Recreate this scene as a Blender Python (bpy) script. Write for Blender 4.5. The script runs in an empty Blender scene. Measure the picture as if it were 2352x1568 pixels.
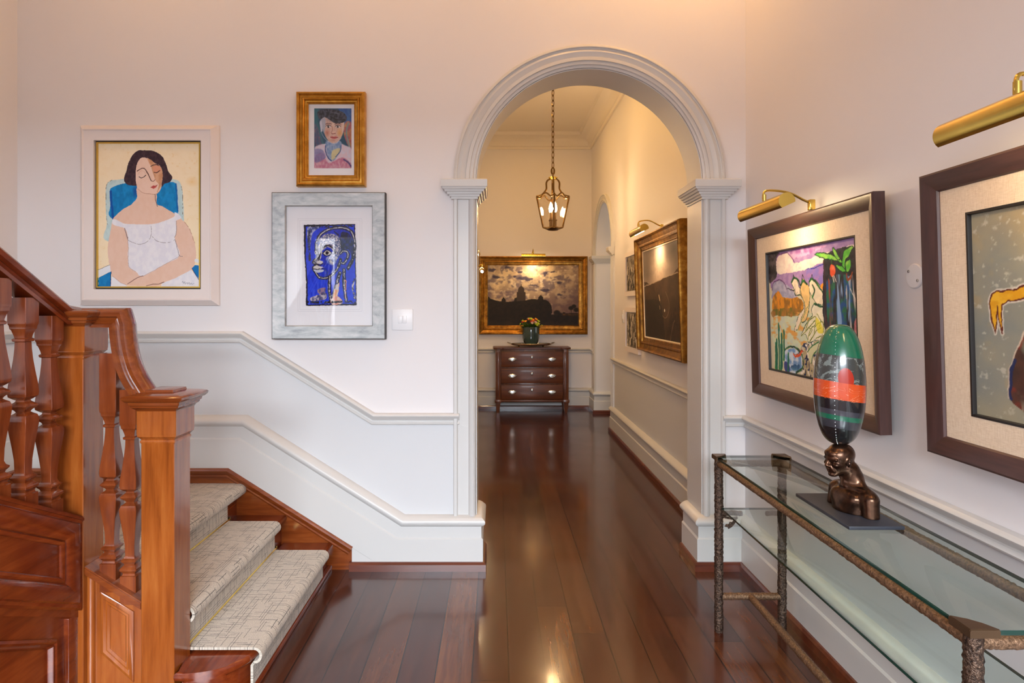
import bpy, bmesh, math, random
import numpy as np
from mathutils import Vector, Matrix
R = math.radians
random.seed(7)
scn = bpy.context.scene
COL = scn.collection
# ------------------------------------------------------------------ camera, world, lights
F = 1450.0; CX = 1140.0; CY = 705.0; EYE = 1.435
cam_d = bpy.data.cameras.new('camera'); cam = bpy.data.objects.new('camera', cam_d); COL.objects.link(cam)
cam_d.sensor_width = 36; cam_d.lens = F / 2352 * 36
cam.location = (0, 0, EYE); cam.rotation_euler = (R(90), 0, 0)
cam_d.shift_x = (1176 - CX) / 2352; cam_d.shift_y = -(784 - CY) / 2352
cam_d.clip_start = .05; scn.camera = cam
scn.view_settings.view_transform = 'Standard'; scn.view_settings.look = 'None'
scn.view_settings.gamma = 1; scn.view_settings.exposure = 0.2
scn.view_settings.use_curve_mapping = False
w = bpy.data.worlds.new('world'); scn.world = w; w.use_nodes = True
w.node_tree.nodes['Background'].inputs[0].default_value = (.82, .90, 1, 1)
w.node_tree.nodes['Background'].inputs[1].default_value = 1.0

def light(name, typ, loc, energy, color, rot=(0, 0, 0), size=None, size_y=None, spot=None, blend=.6, parent=None):
    d = bpy.data.lights.new(name, typ); o = bpy.data.objects.new(name, d); COL.objects.link(o)
    d.energy = energy; d.color = color
    if typ == 'AREA':
        d.shape = 'RECTANGLE' if size_y else 'DISK'; d.size = size or 1
        if size_y: d.size_y = size_y
    elif size is not None: d.shadow_soft_size = size
    if typ == 'SPOT': d.spot_size = R(spot or 90); d.spot_blend = blend
    o.location = loc; o.rotation_euler = rot
    if parent: o.parent = parent; o.location = Vector(loc) - parent.location
    return o
WARM = (1, .53, .17); COOL = (.82, .905, 1)
# daylight through the added, unseen opening behind the camera, and the warm ceiling downlights of the stair hall
light('doorway_daylight', 'AREA', (.15, -4.2, 3.3), 1230, COOL, (R(71), 0, 0), 3.9, 2.0)
for x, y, e in ((-1.9, 2.9, 3.8), (-.7, 2.9, 3.8), (.35, 2.9, 4.5), (1.05, 3.1, 7), (.2, .9, 4), (-1.2, .4, 2)):
    light('ceiling_downlight', 'AREA', (x, y, 3.84), e, WARM, (0, 0, 0), .14)
for x, y, e in ((.5, 4.5, 9.5), (.5, 6.0, 8), (.5, 7.6, 6.5)):
    light('hall_downlight', 'AREA', (x, y, 3.84), e, (1, .54, .13), (0, 0, 0), .14)
light('side_room_daylight', 'AREA', (2.9, 7.9, 1.9), 9, (.95, 1, .92), (0, R(90), 0), 1.6, 1.6)

# ------------------------------------------------------------------ mesh helpers
def P(px, py, Y): return Vector(((px - CX) * Y / F, Y, EYE - (py - CY) * Y / F))
def wloc(o):
    v = Vector((0, 0, 0))
    while o: v += o.location; o = o.parent
    return v
def smooth(me, ang=35):
    me.polygons.foreach_set('use_smooth', [True] * len(me.polygons))
    me.set_sharp_from_angle(angle=R(ang))
def obj(name, bm, mats, parent=None, ang=35, recalc=True, kind=None):
    if recalc: bmesh.ops.recalc_face_normals(bm, faces=bm.faces)
    me = bpy.data.meshes.new(name)
    o = bpy.data.objects.new(name, me); COL.objects.link(o)
    if parent: off = wloc(parent)
    else:
        c = [v.co for v in bm.verts]
        off = Vector(((min(v.x for v in c) + max(v.x for v in c)) / 2, (min(v.y for v in c) + max(v.y for v in c)) / 2, min(v.z for v in c)))
        o.location = off
    for v in bm.verts: v.co -= off
    bm.to_mesh(me); bm.free(); smooth(me, ang)
    for m in (mats if isinstance(mats, (list, tuple)) else [mats]): me.materials.append(m)
    if parent: o.parent = parent
    if kind: o['kind'] = kind
    return o
def thing(name, label, cat, loc, group=None):
    o = bpy.data.objects.new(name, None); COL.objects.link(o); o.empty_display_size = .05
    o.location = loc; o['label'] = label; o['category'] = cat
    if group: o['group'] = group
    return o
def tag(o, label, cat, group=None):
    o['label'] = label; o['category'] = cat
    if group: o['group'] = group
    return o
def struct(name, bm, mats, ang=35): return obj(name, bm, mats, None, ang, kind='structure')
def new(): return bmesh.new()
def box(bm, x0, x1, y0, y1, z0, z1, bev=0, mi=0):
    g = bmesh.ops.create_cube(bm, size=1)
    vs = g['verts']
    for v in vs:
        v.co = Vector(((x0 + x1) / 2 + v.co.x * (x1 - x0), (y0 + y1) / 2 + v.co.y * (y1 - y0), (z0 + z1) / 2 + v.co.z * (z1 - z0)))
    fs = list({f for v in vs for f in v.link_faces})
    for f in fs: f.material_index = mi
    if bev:
        es = list({e for v in vs for e in v.link_edges})
        bmesh.ops.bevel(bm, geom=es, offset=bev, segments=2, affect='EDGES', profile=.5)
    return bm
def prism(bm, poly, ext, mi=0):
    """poly: list of 3D points (planar), ext: extrusion vector"""
    a = [bm.verts.new(Vector(p)) for p in poly]; b = [bm.verts.new(Vector(p) + Vector(ext)) for p in poly]
    n = len(a); fs = [bm.faces.new(a), bm.faces.new(b[::-1])]
    for i in range(n): fs.append(bm.faces.new((a[i], b[i], b[(i + 1) % n], a[(i + 1) % n])))
    for f in fs: f.material_index = mi
    return bm
def lathe(bm, prof, cx=0, cy=0, n=24, sx=1, sy=1, mi=0):
    """prof: list of (z, r)"""
    rings = []
    for z, r in prof:
        if r < 1e-5: rings.append([bm.verts.new((cx, cy, z))])
        else: rings.append([bm.verts.new((cx + r * sx * math.cos(2 * math.pi * i / n), cy + r * sy * math.sin(2 * math.pi * i / n), z)) for i in range(n)])
    for A, B in zip(rings[:-1], rings[1:]):
        for i in range(n):
            j = (i + 1) % n
            if len(A) == 1 and len(B) == 1: continue
            if len(A) == 1: f = bm.faces.new((A[0], B[i], B[j]))
            elif len(B) == 1: f = bm.faces.new((A[i], B[0], A[j]))
            else: f = bm.faces.new((A[i], B[i], B[j], A[j]))
            f.material_index = mi
    if len(rings[0]) > 1: bm.faces.new(rings[0][::-1])
    if len(rings[-1]) > 1: bm.faces.new(rings[-1])
    return bm
def sqlathe(bm, prof, cx=0, cy=0, ch=.1):
    """square-section turning with small chamfers; prof (z, halfwidth)"""
    rings = []
    for z, h in prof:
        c = h * ch
        pts = [(h, -h + c), (h, h - c), (h - c, h), (-h + c, h), (-h, h - c), (-h, -h + c), (-h + c, -h), (h - c, -h)]
        rings.append([bm.verts.new((cx + a, cy + b, z)) for a, b in pts])
    for A, B in zip(rings[:-1], rings[1:]):
        for i in range(8): bm.faces.new((A[i], B[i], B[(i + 1) % 8], A[(i + 1) % 8]))
    bm.faces.new(rings[0][::-1]); bm.faces.new(rings[-1])
    return bm
def sweep(bm, path, prof, normal=None, closed=False, mi=0, cap=True):
    """prof: (v, u) closed loop, v = left of travel / up, u = out of the wall"""
    pts = [Vector(p) for p in path]; n = len(pts)
    segs = n if closed else n - 1
    A, B = [], []
    for i in range(segs):
        d = (pts[(i + 1) % n] - pts[i]).normalized()
        a = Vector(normal).normalized() if normal is not None else Vector((d.x, d.y, 0)).normalized().cross(Vector((0, 0, 1)))
        A.append(a); B.append(a.cross(d).normalized())
    rings = []
    for i in range(n):
        if closed: k0, k1 = (i - 1) % n, i
        else: k0, k1 = max(i - 1, 0), min(i, segs - 1)
        a = (A[k0] + A[k1]) / (1 + A[k0].dot(A[k1])); b = (B[k0] + B[k1]) / (1 + B[k0].dot(B[k1]))
        rings.append([bm.verts.new(pts[i] + a * u + b * v) for v, u in prof])
    m = len(prof)
    for i in range(segs):
        r0, r1 = rings[i], rings[(i + 1) % n]
        for j in range(m):
            f = bm.faces.new((r0[j], r1[j], r1[(j + 1) % m], r0[(j + 1) % m])); f.material_index = mi
    if cap and not closed:
        bm.faces.new(rings[0][::-1]).material_index = mi; bm.faces.new(rings[-1]).material_index = mi
    return bm
def tube(bm, path, r, n=10, mi=0, cap=True, jit=0):
    pts = [Vector(p) for p in path]; N = len(pts); rings = []
    prev = None
    for i in range(N):
        d = (pts[min(i + 1, N - 1)] - pts[max(i - 1, 0)]).normalized()
        if prev is None:
            up = Vector((0, 0, 1)) if abs(d.z) < .9 else Vector((1, 0, 0))
            s = d.cross(up).normalized()
        else: s = (prev - d * prev.dot(d)).normalized()
        prev = s; t = d.cross(s)
        rr = r[i] if isinstance(r, (list, tuple)) else r
        ring = []
        for k in range(n):
            q = rr * (1 + random.uniform(-jit, jit))
            ring.append(bm.verts.new(pts[i] + (s * math.cos(2 * math.pi * k / n) + t * math.sin(2 * math.pi * k / n)) * q))
        rings.append(ring)
    for a, b in zip(rings[:-1], rings[1:]):
        for k in range(n): bm.faces.new((a[k], b[k], b[(k + 1) % n], a[(k + 1) % n])).material_index = mi
    if cap: bm.faces.new(rings[0][::-1]).material_index = mi; bm.faces.new(rings[-1]).material_index = mi
    return bm
def crom(pts, k=8, closed=False):
    pts = [Vector(p) for p in pts]; n = len(pts); out = []
    for i in range(n if closed else n - 1):
        if closed: p0, p1, p2, p3 = pts[i - 1], pts[i], pts[(i + 1) % n], pts[(i + 2) % n]
        else: p0, p1, p2, p3 = pts[max(i - 1, 0)], pts[i], pts[i + 1], pts[min(i + 2, n - 1)]
        for j in range(k):
            t = j / k
            out.append(.5 * ((2 * p1) + (p2 - p0) * t + (2 * p0 - 5 * p1 + 4 * p2 - p3) * t * t + (-p0 + 3 * p1 - 3 * p2 + p3) * t ** 3))
    if not closed: out.append(pts[-1])
    return out
def ellipsoid(bm, c, r, rot=None, u=20, v=14):
    g = bmesh.ops.create_uvsphere(bm, u_segments=u, v_segments=v, radius=1)
    M = Matrix.Translation(c) @ (rot.to_4x4() if rot else Matrix.Identity(4)) @ Matrix.Diagonal((r[0], r[1], r[2], 1))
    bmesh.ops.transform(bm, matrix=M, verts=g['verts']); return g['verts']

# ------------------------------------------------------------------ materials
def lin(c):
    return tuple(((x / 255) / 12.92 if x / 255 <= .04045 else ((x / 255 + .055) / 1.055) ** 2.4) for x in c)
def rgba(c): return (*lin(c), 1)
class NT:
    def __init__(s, name):
        s.m = bpy.data.materials.new(name); s.m.use_nodes = True; s.t = s.m.node_tree; s.N = s.t.nodes; s.L = s.t.links
        s.b = s.N['Principled BSDF']
    def n(s, typ, **kw):
        x = s.N.new(typ)
        for k, v in kw.items(): setattr(x, k, v)
        return x
    def l(s, a, b): s.L.new(a, b)
    def math(s, op, a, b=None, c=None):
        x = s.N.new('ShaderNodeMath'); x.operation = op
        for i, q in enumerate((a, b, c)):
            if q is None: continue
            if isinstance(q, (int, float)): x.inputs[i].default_value = q
            else: s.L.new(q, x.inputs[i])
        return x.outputs[0]
    def obj_scaled(s, sc, src='Object'):
        tc = s.N.new('ShaderNodeTexCoord'); mp = s.N.new('ShaderNodeMapping'); s.l(tc.outputs[src], mp.inputs[0]); mp.inputs['Scale'].default_value = sc
        return mp.outputs[0]
    def noise(s, vec, scale, detail=3, rough=.5, dist=0):
        x = s.N.new('ShaderNodeTexNoise'); x.inputs['Scale'].default_value = scale; x.inputs['Detail'].default_value = detail
        x.inputs['Roughness'].default_value = rough; x.inputs['Distortion'].default_value = dist
        if vec is not None: s.l(vec, x.inputs['Vector'])
        return x.outputs[0]
    def ramp(s, fac, stops):
        x = s.N.new('ShaderNodeValToRGB'); s.l(fac, x.inputs[0]); e = x.color_ramp.elements
        while len(e) < len(stops): e.new(.5)
        for i, (p, c) in enumerate(stops): e[i].position = p; e[i].color = c if len(c) == 4 else rgba(c)
        return x.outputs[0]
    def mix(s, fac, a, b, mode='MIX'):
        x = s.N.new('ShaderNodeMix'); x.data_type = 'RGBA'; x.blend_type = mode
        for i, q in ((0, fac), (6, a), (7, b)):
            if isinstance(q, (int, float)): x.inputs[i].default_value = q
            elif isinstance(q, tuple): x.inputs[i].default_value = q
            else: s.l(q, x.inputs[i])
        return x.outputs[2]
    def bump(s, h, strength=.3, dist=.002):
        x = s.N.new('ShaderNodeBump'); x.inputs['Strength'].default_value = strength; x.inputs['Distance'].default_value = dist
        s.l(h, x.inputs['Height']); s.l(x.outputs[0], s.b.inputs['Normal'])
    def set(s, **kw):
        for k, v in kw.items(): s.b.inputs[k.replace('_', ' ')].default_value = v
def plain(name, c, rough=.5, metal=0, bump=0, bscale=60, var=0, coat=0):
    m = NT(name); m.set(Base_Color=rgba(c), Roughness=rough, Metallic=metal, Coat_Weight=coat, Coat_Roughness=.08)
    vec = m.obj_scaled((1, 1, 1))
    if var:
        f = m.noise(vec, 6, 4); a = tuple(max(0, q * (1 - var)) for q in lin(c)) + (1,); b = tuple(min(1, q * (1 + var)) for q in lin(c)) + (1,)
        m.l(m.ramp(f, [(.3, a), (.7, b)]), m.b.inputs['Base Color'])
    if bump: m.bump(m.noise(vec, bscale, 3), bump, .002)
    return m.m
def wood(name, dark, mid, light_, axis='z', rough=.22, scale=1, coat=.5, spec=.5):
    m = NT(name); s = {'x': (1.2, 14, 14), 'y': (14, 1.2, 14), 'z': (14, 14, 1.2)}[axis]
    vec = m.obj_scaled(tuple(q * scale for q in s))
    f = m.noise(vec, 2.4, 6, .62, .3); g = m.noise(m.obj_scaled((3, 3, 3)), 1, 3)
    c = m.ramp(f, [(.2, dark), (.48, mid), (.8, light_)])
    c2 = m.mix(m.math('MULTIPLY', g, .5), c, rgba(dark))
    m.l(c2, m.b.inputs['Base Color']); m.set(Roughness=rough, Coat_Weight=coat, Coat_Roughness=.12)
    m.bump(f, .08, .001)
    return m.m
M = {}
M['wall'] = plain('wall_paint', (230, 226, 226), .6, bump=.05, bscale=90)
M['wall_lower'] = plain('dado_paint', (212, 212, 213), .5, bump=.05, bscale=90)
M['trim'] = plain('trim_paint', (210, 208, 205), .35)
M['ceiling'] = plain('ceiling_paint', (232, 224, 212), .7)
M['stair'] = wood('stair_wood', (112, 50, 16), (168, 88, 32), (198, 118, 52), 'z')
M['stair_x'] = wood('stair_wood_horizontal', (90, 38, 14), (138, 66, 25), (172, 94, 42), 'x')
M['baluster'] = wood('baluster_wood', (92, 38, 16), (136, 64, 28), (162, 86, 42), 'z')
M['stair_y'] = wood('stair_wood_depth', (84, 30, 12), (126, 50, 19), (160, 76, 32), 'y')
M['shoe'] = wood('shoe_wood', (66, 28, 16), (104, 46, 26), (130, 66, 38), 'x', .3)
M['chest'] = wood('chest_mahogany', (50, 22, 6), (100, 48, 15), (132, 72, 27), 'x', .4, 1, .1)
M['chest_v'] = wood('chest_mahogany_upright', (64, 30, 16), (110, 60, 34), (146, 92, 58), 'z', .3)
M['frame_dark'] = wood('frame_wenge', (54, 34, 32), (74, 48, 44), (92, 62, 56), 'z', .4, 2, .1)
M['frame_dark_y'] = wood('frame_wenge_side', (54, 34, 32), (74, 48, 44), (92, 62, 56), 'y', .4, 2, .1)
M['brass'] = plain('polished_brass', (216, 184, 92), .22, 1, var=.12)
M['brass_dark'] = plain('aged_brass', (112, 88, 54), .3, 1, var=.15)
M['silver'] = plain('silver_plate', (200, 198, 194), .2, 1)
M['white_plastic'] = plain('white_plastic', (238, 238, 240), .35)
M['white_frame'] = plain('cream_frame_paint', (232, 222, 218), .45)
M['black'] = plain('black_liner', (26, 20, 18), .4)
M['paper'] = plain('mat_board', (236, 235, 238), .8)
M['plate'] = plain('slate_plate', (44, 47, 56), .5, var=.3, bump=.2, bscale=40)
M['ceramic'] = plain('green_glaze', (44, 62, 58), .15, var=.3, coat=.6)
def gilt(name, a, b, c, rough=.3):
    m = NT(name); f = m.noise(m.obj_scaled((9, 9, 9)), 2, 5, .6)
    m.l(m.ramp(f, [(.3, a), (.55, b), (.8, c)]), m.b.inputs['Base Color']); m.set(Metallic=.85, Roughness=rough); m.bump(f, .15, .002); return m.m
M['gilt'] = gilt('gilt_frame_gold', (168, 112, 34), (206, 148, 58), (236, 190, 100), .3)
M['gilt_old'] = gilt('old_gilt', (98, 62, 20), (152, 104, 38), (206, 158, 70), .32)
def silverleaf():
    m = NT('silver_leaf'); f = m.noise(m.obj_scaled((2, 20, 6)), 4, 6, .65, .4); g = m.noise(m.obj_scaled((1, 1, 1)), 7, 5, .6, 2)
    c = m.ramp(f, [(.3, (140, 144, 146)), (.5, (172, 174, 174)), (.75, (200, 198, 196))])
    c = m.mix(m.ramp(g, [(.495, (0, 0, 0)), (.5, (60, 60, 60)), (.505, (0, 0, 0))]), c, rgba((96, 90, 84)))
    m.l(c, m.b.inputs['Base Color']); m.set(Metallic=.45, Roughness=.45); return m.m
M['silverleaf'] = silverleaf()
def linen():
    m = NT('linen_mat'); a = m.noise(m.obj_scaled((60, 60, 900)), 1, 2); b = m.noise(m.obj_scaled((700, 700, 40)), 1, 2)
    f = m.math('ADD', m.math('MULTIPLY', a, .5), m.math('MULTIPLY', b, .5))
    m.l(m.ramp(f, [(.3, (205, 182, 154)), (.5, (226, 206, 180)), (.7, (238, 222, 200))]), m.b.inputs['Base Color']); m.set(Roughness=.85); m.bump(f, .3, .001); return m.m
M['linen'] = linen()
def bronze(name, a, b, rough, bs=140, strength=.9, d=.004, metal=.8):
    m = NT(name); f = m.noise(m.obj_scaled((1, 1, 1)), bs, 3, .6); g = m.noise(m.obj_scaled((1, 1, 1)), 9, 3)
    m.l(m.mix(m.ramp(f, [(.35, (0, 0, 0)), (.65, (255, 255, 255))]), rgba(a), rgba(b)), m.b.inputs['Base Color'])
    m.set(Metallic=metal, Roughness=rough); m.bump(f, strength, d); return m.m
M['hammered'] = bronze('hammered_bronze', (46, 34, 28), (112, 88, 72), .38, 130, 1, .006, .7)
M['rail_bronze'] = bronze('brushed_bronze', (96, 70, 50), (150, 116, 88), .5, 160, .8, .004, .6)
M['bust'] = bronze('patinated_bronze', (52, 36, 29), (104, 74, 56), .27, 30, .12, .002, .9)
M['brass_cap'] = plain('bronze_cap', (108, 84, 62), .35, .8, var=.2)
def glass(name, tint, fres=1.3, amt=1.0):
    m = NT(name); m.N.remove(m.b); out = m.N['Material Output']
    t = m.n('ShaderNodeBsdfTransparent'); t.inputs[0].default_value = (*tint, 1)
    g = m.n('ShaderNodeBsdfGlossy'); g.inputs['Roughness'].default_value = .01
    fr = m.n('ShaderNodeLayerWeight'); fr.inputs[0].default_value = .5; mx = m.n('ShaderNodeMixShader')
    m.l(m.math('ADD', .035 * amt, m.math('MULTIPLY', m.math('POWER', fr.outputs['Facing'], 5.0), .9 * amt)), mx.inputs[0]); m.l(t.outputs[0], mx.inputs[1]); m.l(g.outputs[0], mx.inputs[2]); m.l(mx.outputs[0], out.inputs[0]); return m.m
M['glass'] = glass('clear_green_glass', (.89, .955, .93), 1.5)
M['glass_under'] = glass('clear_green_glass_underside', (.89, .955, .93), 1.5, .15)
M['glass_picture'] = glass('picture_glass', (1, 1, 1), 1.5)
M['glass_clear'] = glass('clear_lantern_glass', (.97, .95, .92), 1.45)
m = NT('green_glass_edge'); m.set(Base_Color=rgba((2, 50, 40)), Roughness=.15, Coat_Weight=.5); M['glass_edge'] = m.m
def emit(name, c, s):
    m = NT(name); m.set(Base_Color=rgba((250, 240, 220)), Emission_Color=(*c, 1), Emission_Strength=s); return m.m
M['bulb'] = emit('glowing_bulb', (1, .74, .44), 160)
M['tube'] = emit('glowing_tube', (1, .78, .48), 45)
def floor_mat():
    m = NT('polished_floorboards'); tc = m.n('ShaderNodeTexCoord'); sp = m.n('ShaderNodeSeparateXYZ'); m.l(tc.outputs['Object'], sp.inputs[0])
    x, y = sp.outputs[0], sp.outputs[1]; W = .1438
    u = m.math('DIVIDE', m.math('ADD', x, .0947 + W * 83), W); bi = m.math('FLOOR', u); fx = m.math('FRACT', u)
    wn = m.n('ShaderNodeTexWhiteNoise', noise_dimensions='1D'); m.l(bi, wn.inputs['W'])
    v = m.math('DIVIDE', m.math('ADD', y, m.math('ADD', m.math('MULTIPLY', wn.outputs[0], 9.0), 20)), 4.2); vi = m.math('FLOOR', v); fy = m.math('FRACT', v)
    cb = m.n('ShaderNodeCombineXYZ'); m.l(bi, cb.inputs[0]); m.l(vi, cb.inputs[1])
    w2 = m.n('ShaderNodeTexWhiteNoise', noise_dimensions='2D'); m.l(cb.outputs[0], w2.inputs['Vector'])
    cv = m.n('ShaderNodeCombineXYZ'); m.l(m.math('MULTIPLY', x, 15), cv.inputs[0]); m.l(m.math('MULTIPLY', y, 1.1), cv.inputs[1]); m.l(m.math('MULTIPLY', w2.outputs[0], 40), cv.inputs[2])
    g = m.noise(cv.outputs[0], 1.3, 5, .55, .9); fine = m.noise(cv.outputs[0], 6, 3, .5, .2)
    gg = m.math('ADD', m.math('MULTIPLY', g, .75), m.math('MULTIPLY', fine, .25))
    ca = m.ramp(gg, [(.25, (46, 19, 13)), (.5, (68, 31, 19)), (.8, (90, 46, 27))])
    cb2 = m.ramp(gg, [(.25, (66, 31, 13)), (.5, (98, 52, 21)), (.8, (132, 80, 35))])
    c = m.mix(m.math('POWER', w2.outputs[0], 3.6), ca, cb2)
    ex = m.math('MINIMUM', fx, m.math('SUBTRACT', 1, fx)); ey = m.math('MULTIPLY', m.math('MINIMUM', fy, m.math('SUBTRACT', 1, fy)), 4.2 / W)
    gap = m.math('LESS_THAN', m.math('MINIMUM', ex, ey), .017)
    m.l(m.mix(gap, c, rgba((18, 9, 6))), m.b.inputs['Base Color'])
    rn = m.noise(m.obj_scaled((1, 1, 1)), 3, 4)
    m.l(m.math('ADD', .13, m.math('MULTIPLY', rn, .14)), m.b.inputs['Roughness'])
    m.set(Coat_Weight=.25, Coat_Roughness=.08); m.set(IOR=1.5)
    h = m.math('SUBTRACT', m.math('MULTIPLY', rn, .35), m.math('MULTIPLY', gap, 1.0)); m.bump(h, .35, .0015)
    return m.m
M['floor'] = floor_mat()
def carpet_mat():
    m = NT('hatched_carpet'); tc = m.n('ShaderNodeTexCoord')
    def s(sc, off=0):
        mp = m.n('ShaderNodeMapping'); m.l(tc.outputs['UV'], mp.inputs[0]); mp.inputs['Scale'].default_value = sc; mp.inputs['Location'].default_value = (off, off * 2, 0); return mp.outputs[0]
    sp = m.n('ShaderNodeSeparateXYZ'); m.l(tc.outputs['UV'], sp.inputs[0])
    wobble = m.math('MULTIPLY', m.math('SUBTRACT', m.noise(s((40, 40, 1)), 1, 2), .5), .004)
    U = m.math('ADD', m.math('ADD', sp.outputs[0], 5), wobble); V = m.math('ADD', m.math('ADD', sp.outputs[1], 5), wobble)
    def dash(a, b, n, q, th, wd):
        x = m.math('MULTIPLY', a, n); ix = m.math('FLOOR', x)
        wn = m.n('ShaderNodeTexWhiteNoise', noise_dimensions='1D'); m.l(ix, wn.inputs['W'])
        y = m.math('ADD', m.math('MULTIPLY', b, q), m.math('MULTIPLY', wn.outputs[0], 17)); iy = m.math('FLOOR', y)
        cb = m.n('ShaderNodeCombineXYZ'); m.l(ix, cb.inputs[0]); m.l(iy, cb.inputs[1]); w2 = m.n('ShaderNodeTexWhiteNoise', noise_dimensions='2D'); m.l(cb.outputs[0], w2.inputs['Vector'])
        return m.math('MULTIPLY', m.math('GREATER_THAN', w2.outputs[0], th), m.math('LESS_THAN', m.math('FRACT', x), wd))
    k = m.math('MAXIMUM', m.math('MAXIMUM', dash(U, V, 95, 13, .72, .2), dash(V, U, 80, 16, .72, .2)), dash(V, U, 150, 45, .88, .25))
    base = m.ramp(m.noise(s((300, 300, 1)), 1, 2), [(.3, (172, 160, 143)), (.7, (220, 208, 192))])
    m.l(m.mix(m.math('MULTIPLY', k, .88), base, rgba((74, 68, 62))), m.b.inputs['Base Color']); m.set(Roughness=1, Sheen_Weight=.3)
    m.bump(m.noise(s((420, 420, 1)), 1, 2), .8, .003); return m.m
M['carpet'] = carpet_mat()
def paint_mat(name='painted_canvas', rough=.5, bs=220, bd=.0015, dark=1):
    m = NT(name); a = m.n('ShaderNodeVertexColor', layer_name='Col'); m.l(a.outputs[0], m.b.inputs['Base Color']); m.set(Roughness=rough, Specular_IOR_Level=.22)
    m.bump(m.noise(m.obj_scaled((1, 1, 1)), bs, 4, .7), .5, bd); return m.m
M['canvas'] = paint_mat(); M['print'] = paint_mat('printed_paper', .6, 400, .0003)
# ------------------------------------------------------------------ the shell
Y0 = 3.48; Y1 = 3.73; XL = -2.64; XR = 1.375; H = 3.87
JL = -.113; JR = 1.135; SP = 2.126; HXL = -.38; HXR = 1.35; YF = 8.95; YN = -3.4
bm = new(); box(bm, XL - .25, 3.3, YN, YF + .2, -.12, 0)
fl = struct('floor', bm, M['floor'])
for v in fl.data.vertices: v.co += fl.location
fl.location = (0, 0, 0)
ac = (JL + JR) / 2; ar = (JR - JL) / 2
pts = [(XL - .2, Y0, 0), (JL, Y0, 0), (JL, Y0, SP)] + [(ac - ar * math.cos(math.pi * k / 48), Y0, SP + ar * math.sin(math.pi * k / 48)) for k in range(1, 48)] + \
      [(JR, Y0, SP), (JR, Y0, 0), (XR + .2, Y0, 0), (XR + .2, Y0, H), (XL - .2, Y0, H)]
struct('wall_back', prism(new(), pts, (0, Y1 - Y0, 0)), M['wall'])
struct('wall_right', box(new(), XR, XR + .2, YN, Y0, 0, H), M['wall'])
struct('wall_left', box(new(), XL - .2, XL, YN, Y0, 0, H), M['wall'])
prism(bm := new(), [(XL - .2, -1.8, 0), (-2.5, -1.8, 0), (-2.5, -1.8, 2.4), (1.2, -1.8, 2.4), (1.2, -1.8, 0), (XR + .2, -1.8, 0), (XR + .2, -1.8, H), (XL - .2, -1.8, H)], (0, -.2, 0)); struct('wall_front_occluder', bm, M['wall'])  # unseen wall, added so its lintel keeps daylight off the upper walls
bm = new(); box(bm, XL - .2, XR + .2, YN, Y1, H, H + .15); box(bm, HXL - .2, 3.3, Y1, YF + .2, H, H + .15)
struct('ceiling', bm, M['ceiling'])
struct('wall_hall_left', box(new(), HXL - .2, HXL, Y1, YF, 0, H), M['wall'])
struct('wall_far', box(new(), HXL - .2, 3.3, YF, YF + .2, 0, H), M['wall'])
# right wall of the hall with its own arch
ay, ar2 = 7.92, .61
pts = [(HXR, Y1, 0), (HXR, ay - ar2, 0), (HXR, ay - ar2, SP)] + [(HXR, ay - ar2 * math.cos(math.pi * k / 32), SP + ar2 * math.sin(math.pi * k / 32)) for k in range(1, 32)] + \
      [(HXR, ay + ar2, SP), (HXR, ay + ar2, 0), (HXR, YF, 0), (HXR, YF, H), (HXR, Y1, H)]
struct('wall_hall_right', prism(new(), pts, (.3, 0, 0)), M['wall'])
struct('wall_side_room', box(new(), 3.1, 3.3, 5.5, YF, 0, H), M['wall'])
struct('wall_side_room_front', box(new(), HXR + .3, 3.1, 5.5, 5.7, 0, H), M['wall'])
# painted dado panels below the rail
D0, D1 = 1.24, .79
bm = new(); prism(bm, [(XL, Y0, .5), (-1.40, Y0, .5), (-.60, Y0, .02), (JL - .122, Y0, .02), (JL - .122, Y0, D1 + .02), (-.68, Y0, D1 + .02), (-1.405, Y0, D0 + .02), (XL, Y0, D0 + .02)], (0, -.003, 0))
struct('wall_back_lower', bm, M['wall_lower'])
bm = new(); box(bm, XR - .003, XR, YN, Y0, .02, D1 + .02); struct('wall_right_lower', bm, M['wall_lower'])
bm = new(); box(bm, HXR - .003, HXR, Y1, ay - ar2 - .02, .02, D1 + .02); struct('wall_hall_right_lower', bm, M['wall_lower'])

SK = [(.048, 0), (.048, .040), (.168, .040), (.176, .032), (.236, .032), (.243, .040), (.252, .050), (.262, .053), (.272, .050), (.28, .040), (.288, .030), (.295, .014), (.295, 0)]
SKs = [(v, u) for v, u in SK]
SHOE = [(0, 0), (0, .056), (.036, .056), (.046, .048), (.048, .040), (.048, 0)]
DAD = [(0, 0), (0, .018), (.006, .022), (.012, .018), (.016, .012), (.022, .012), (.032, .020), (.042, .034), (.05, .038), (.056, .036), (.062, .028), (.062, 0)]
# white skirtings
bm = new(); sweep(bm, [(XL, .2, 1.58), (XL, 2.26, .547), (XL, Y0, .547), (-1.453, Y0, .547), (-.588, Y0, 0), (JL, Y0, 0), (JL, Y1, 0)], [(v if v > .05 else 0.0, u) for v, u in SK])
xe = P(812, 0, Y0).x; prism(bm, [(xe, Y0, 0), (-.589, Y0, 0), (xe, Y0, (-.589 - xe) * .632)], (0, -.040, 0))
struct('baseboard_back', bm, M['trim'])
bm = new(); sweep(bm, [(JR, Y1, 0), (JR, Y0, 0), (XR, Y0, 0), (XR, YN, 0)], SK); struct('baseboard_right', bm, M['trim'])
bm = new(); sweep(bm, [(HXR, ay - ar2, 0), (HXR, Y1, 0)], SK); struct('baseboard_hall_right', bm, M['trim'])
bm = new(); sweep(bm, [(HXL, Y1, 0), (HXL, YF, 0), (HXR, YF, 0), (HXR, ay + ar2, 0), (HXR + .3, ay + ar2, 0)], SK); struct('baseboard_far', bm, M['trim'])
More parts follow.
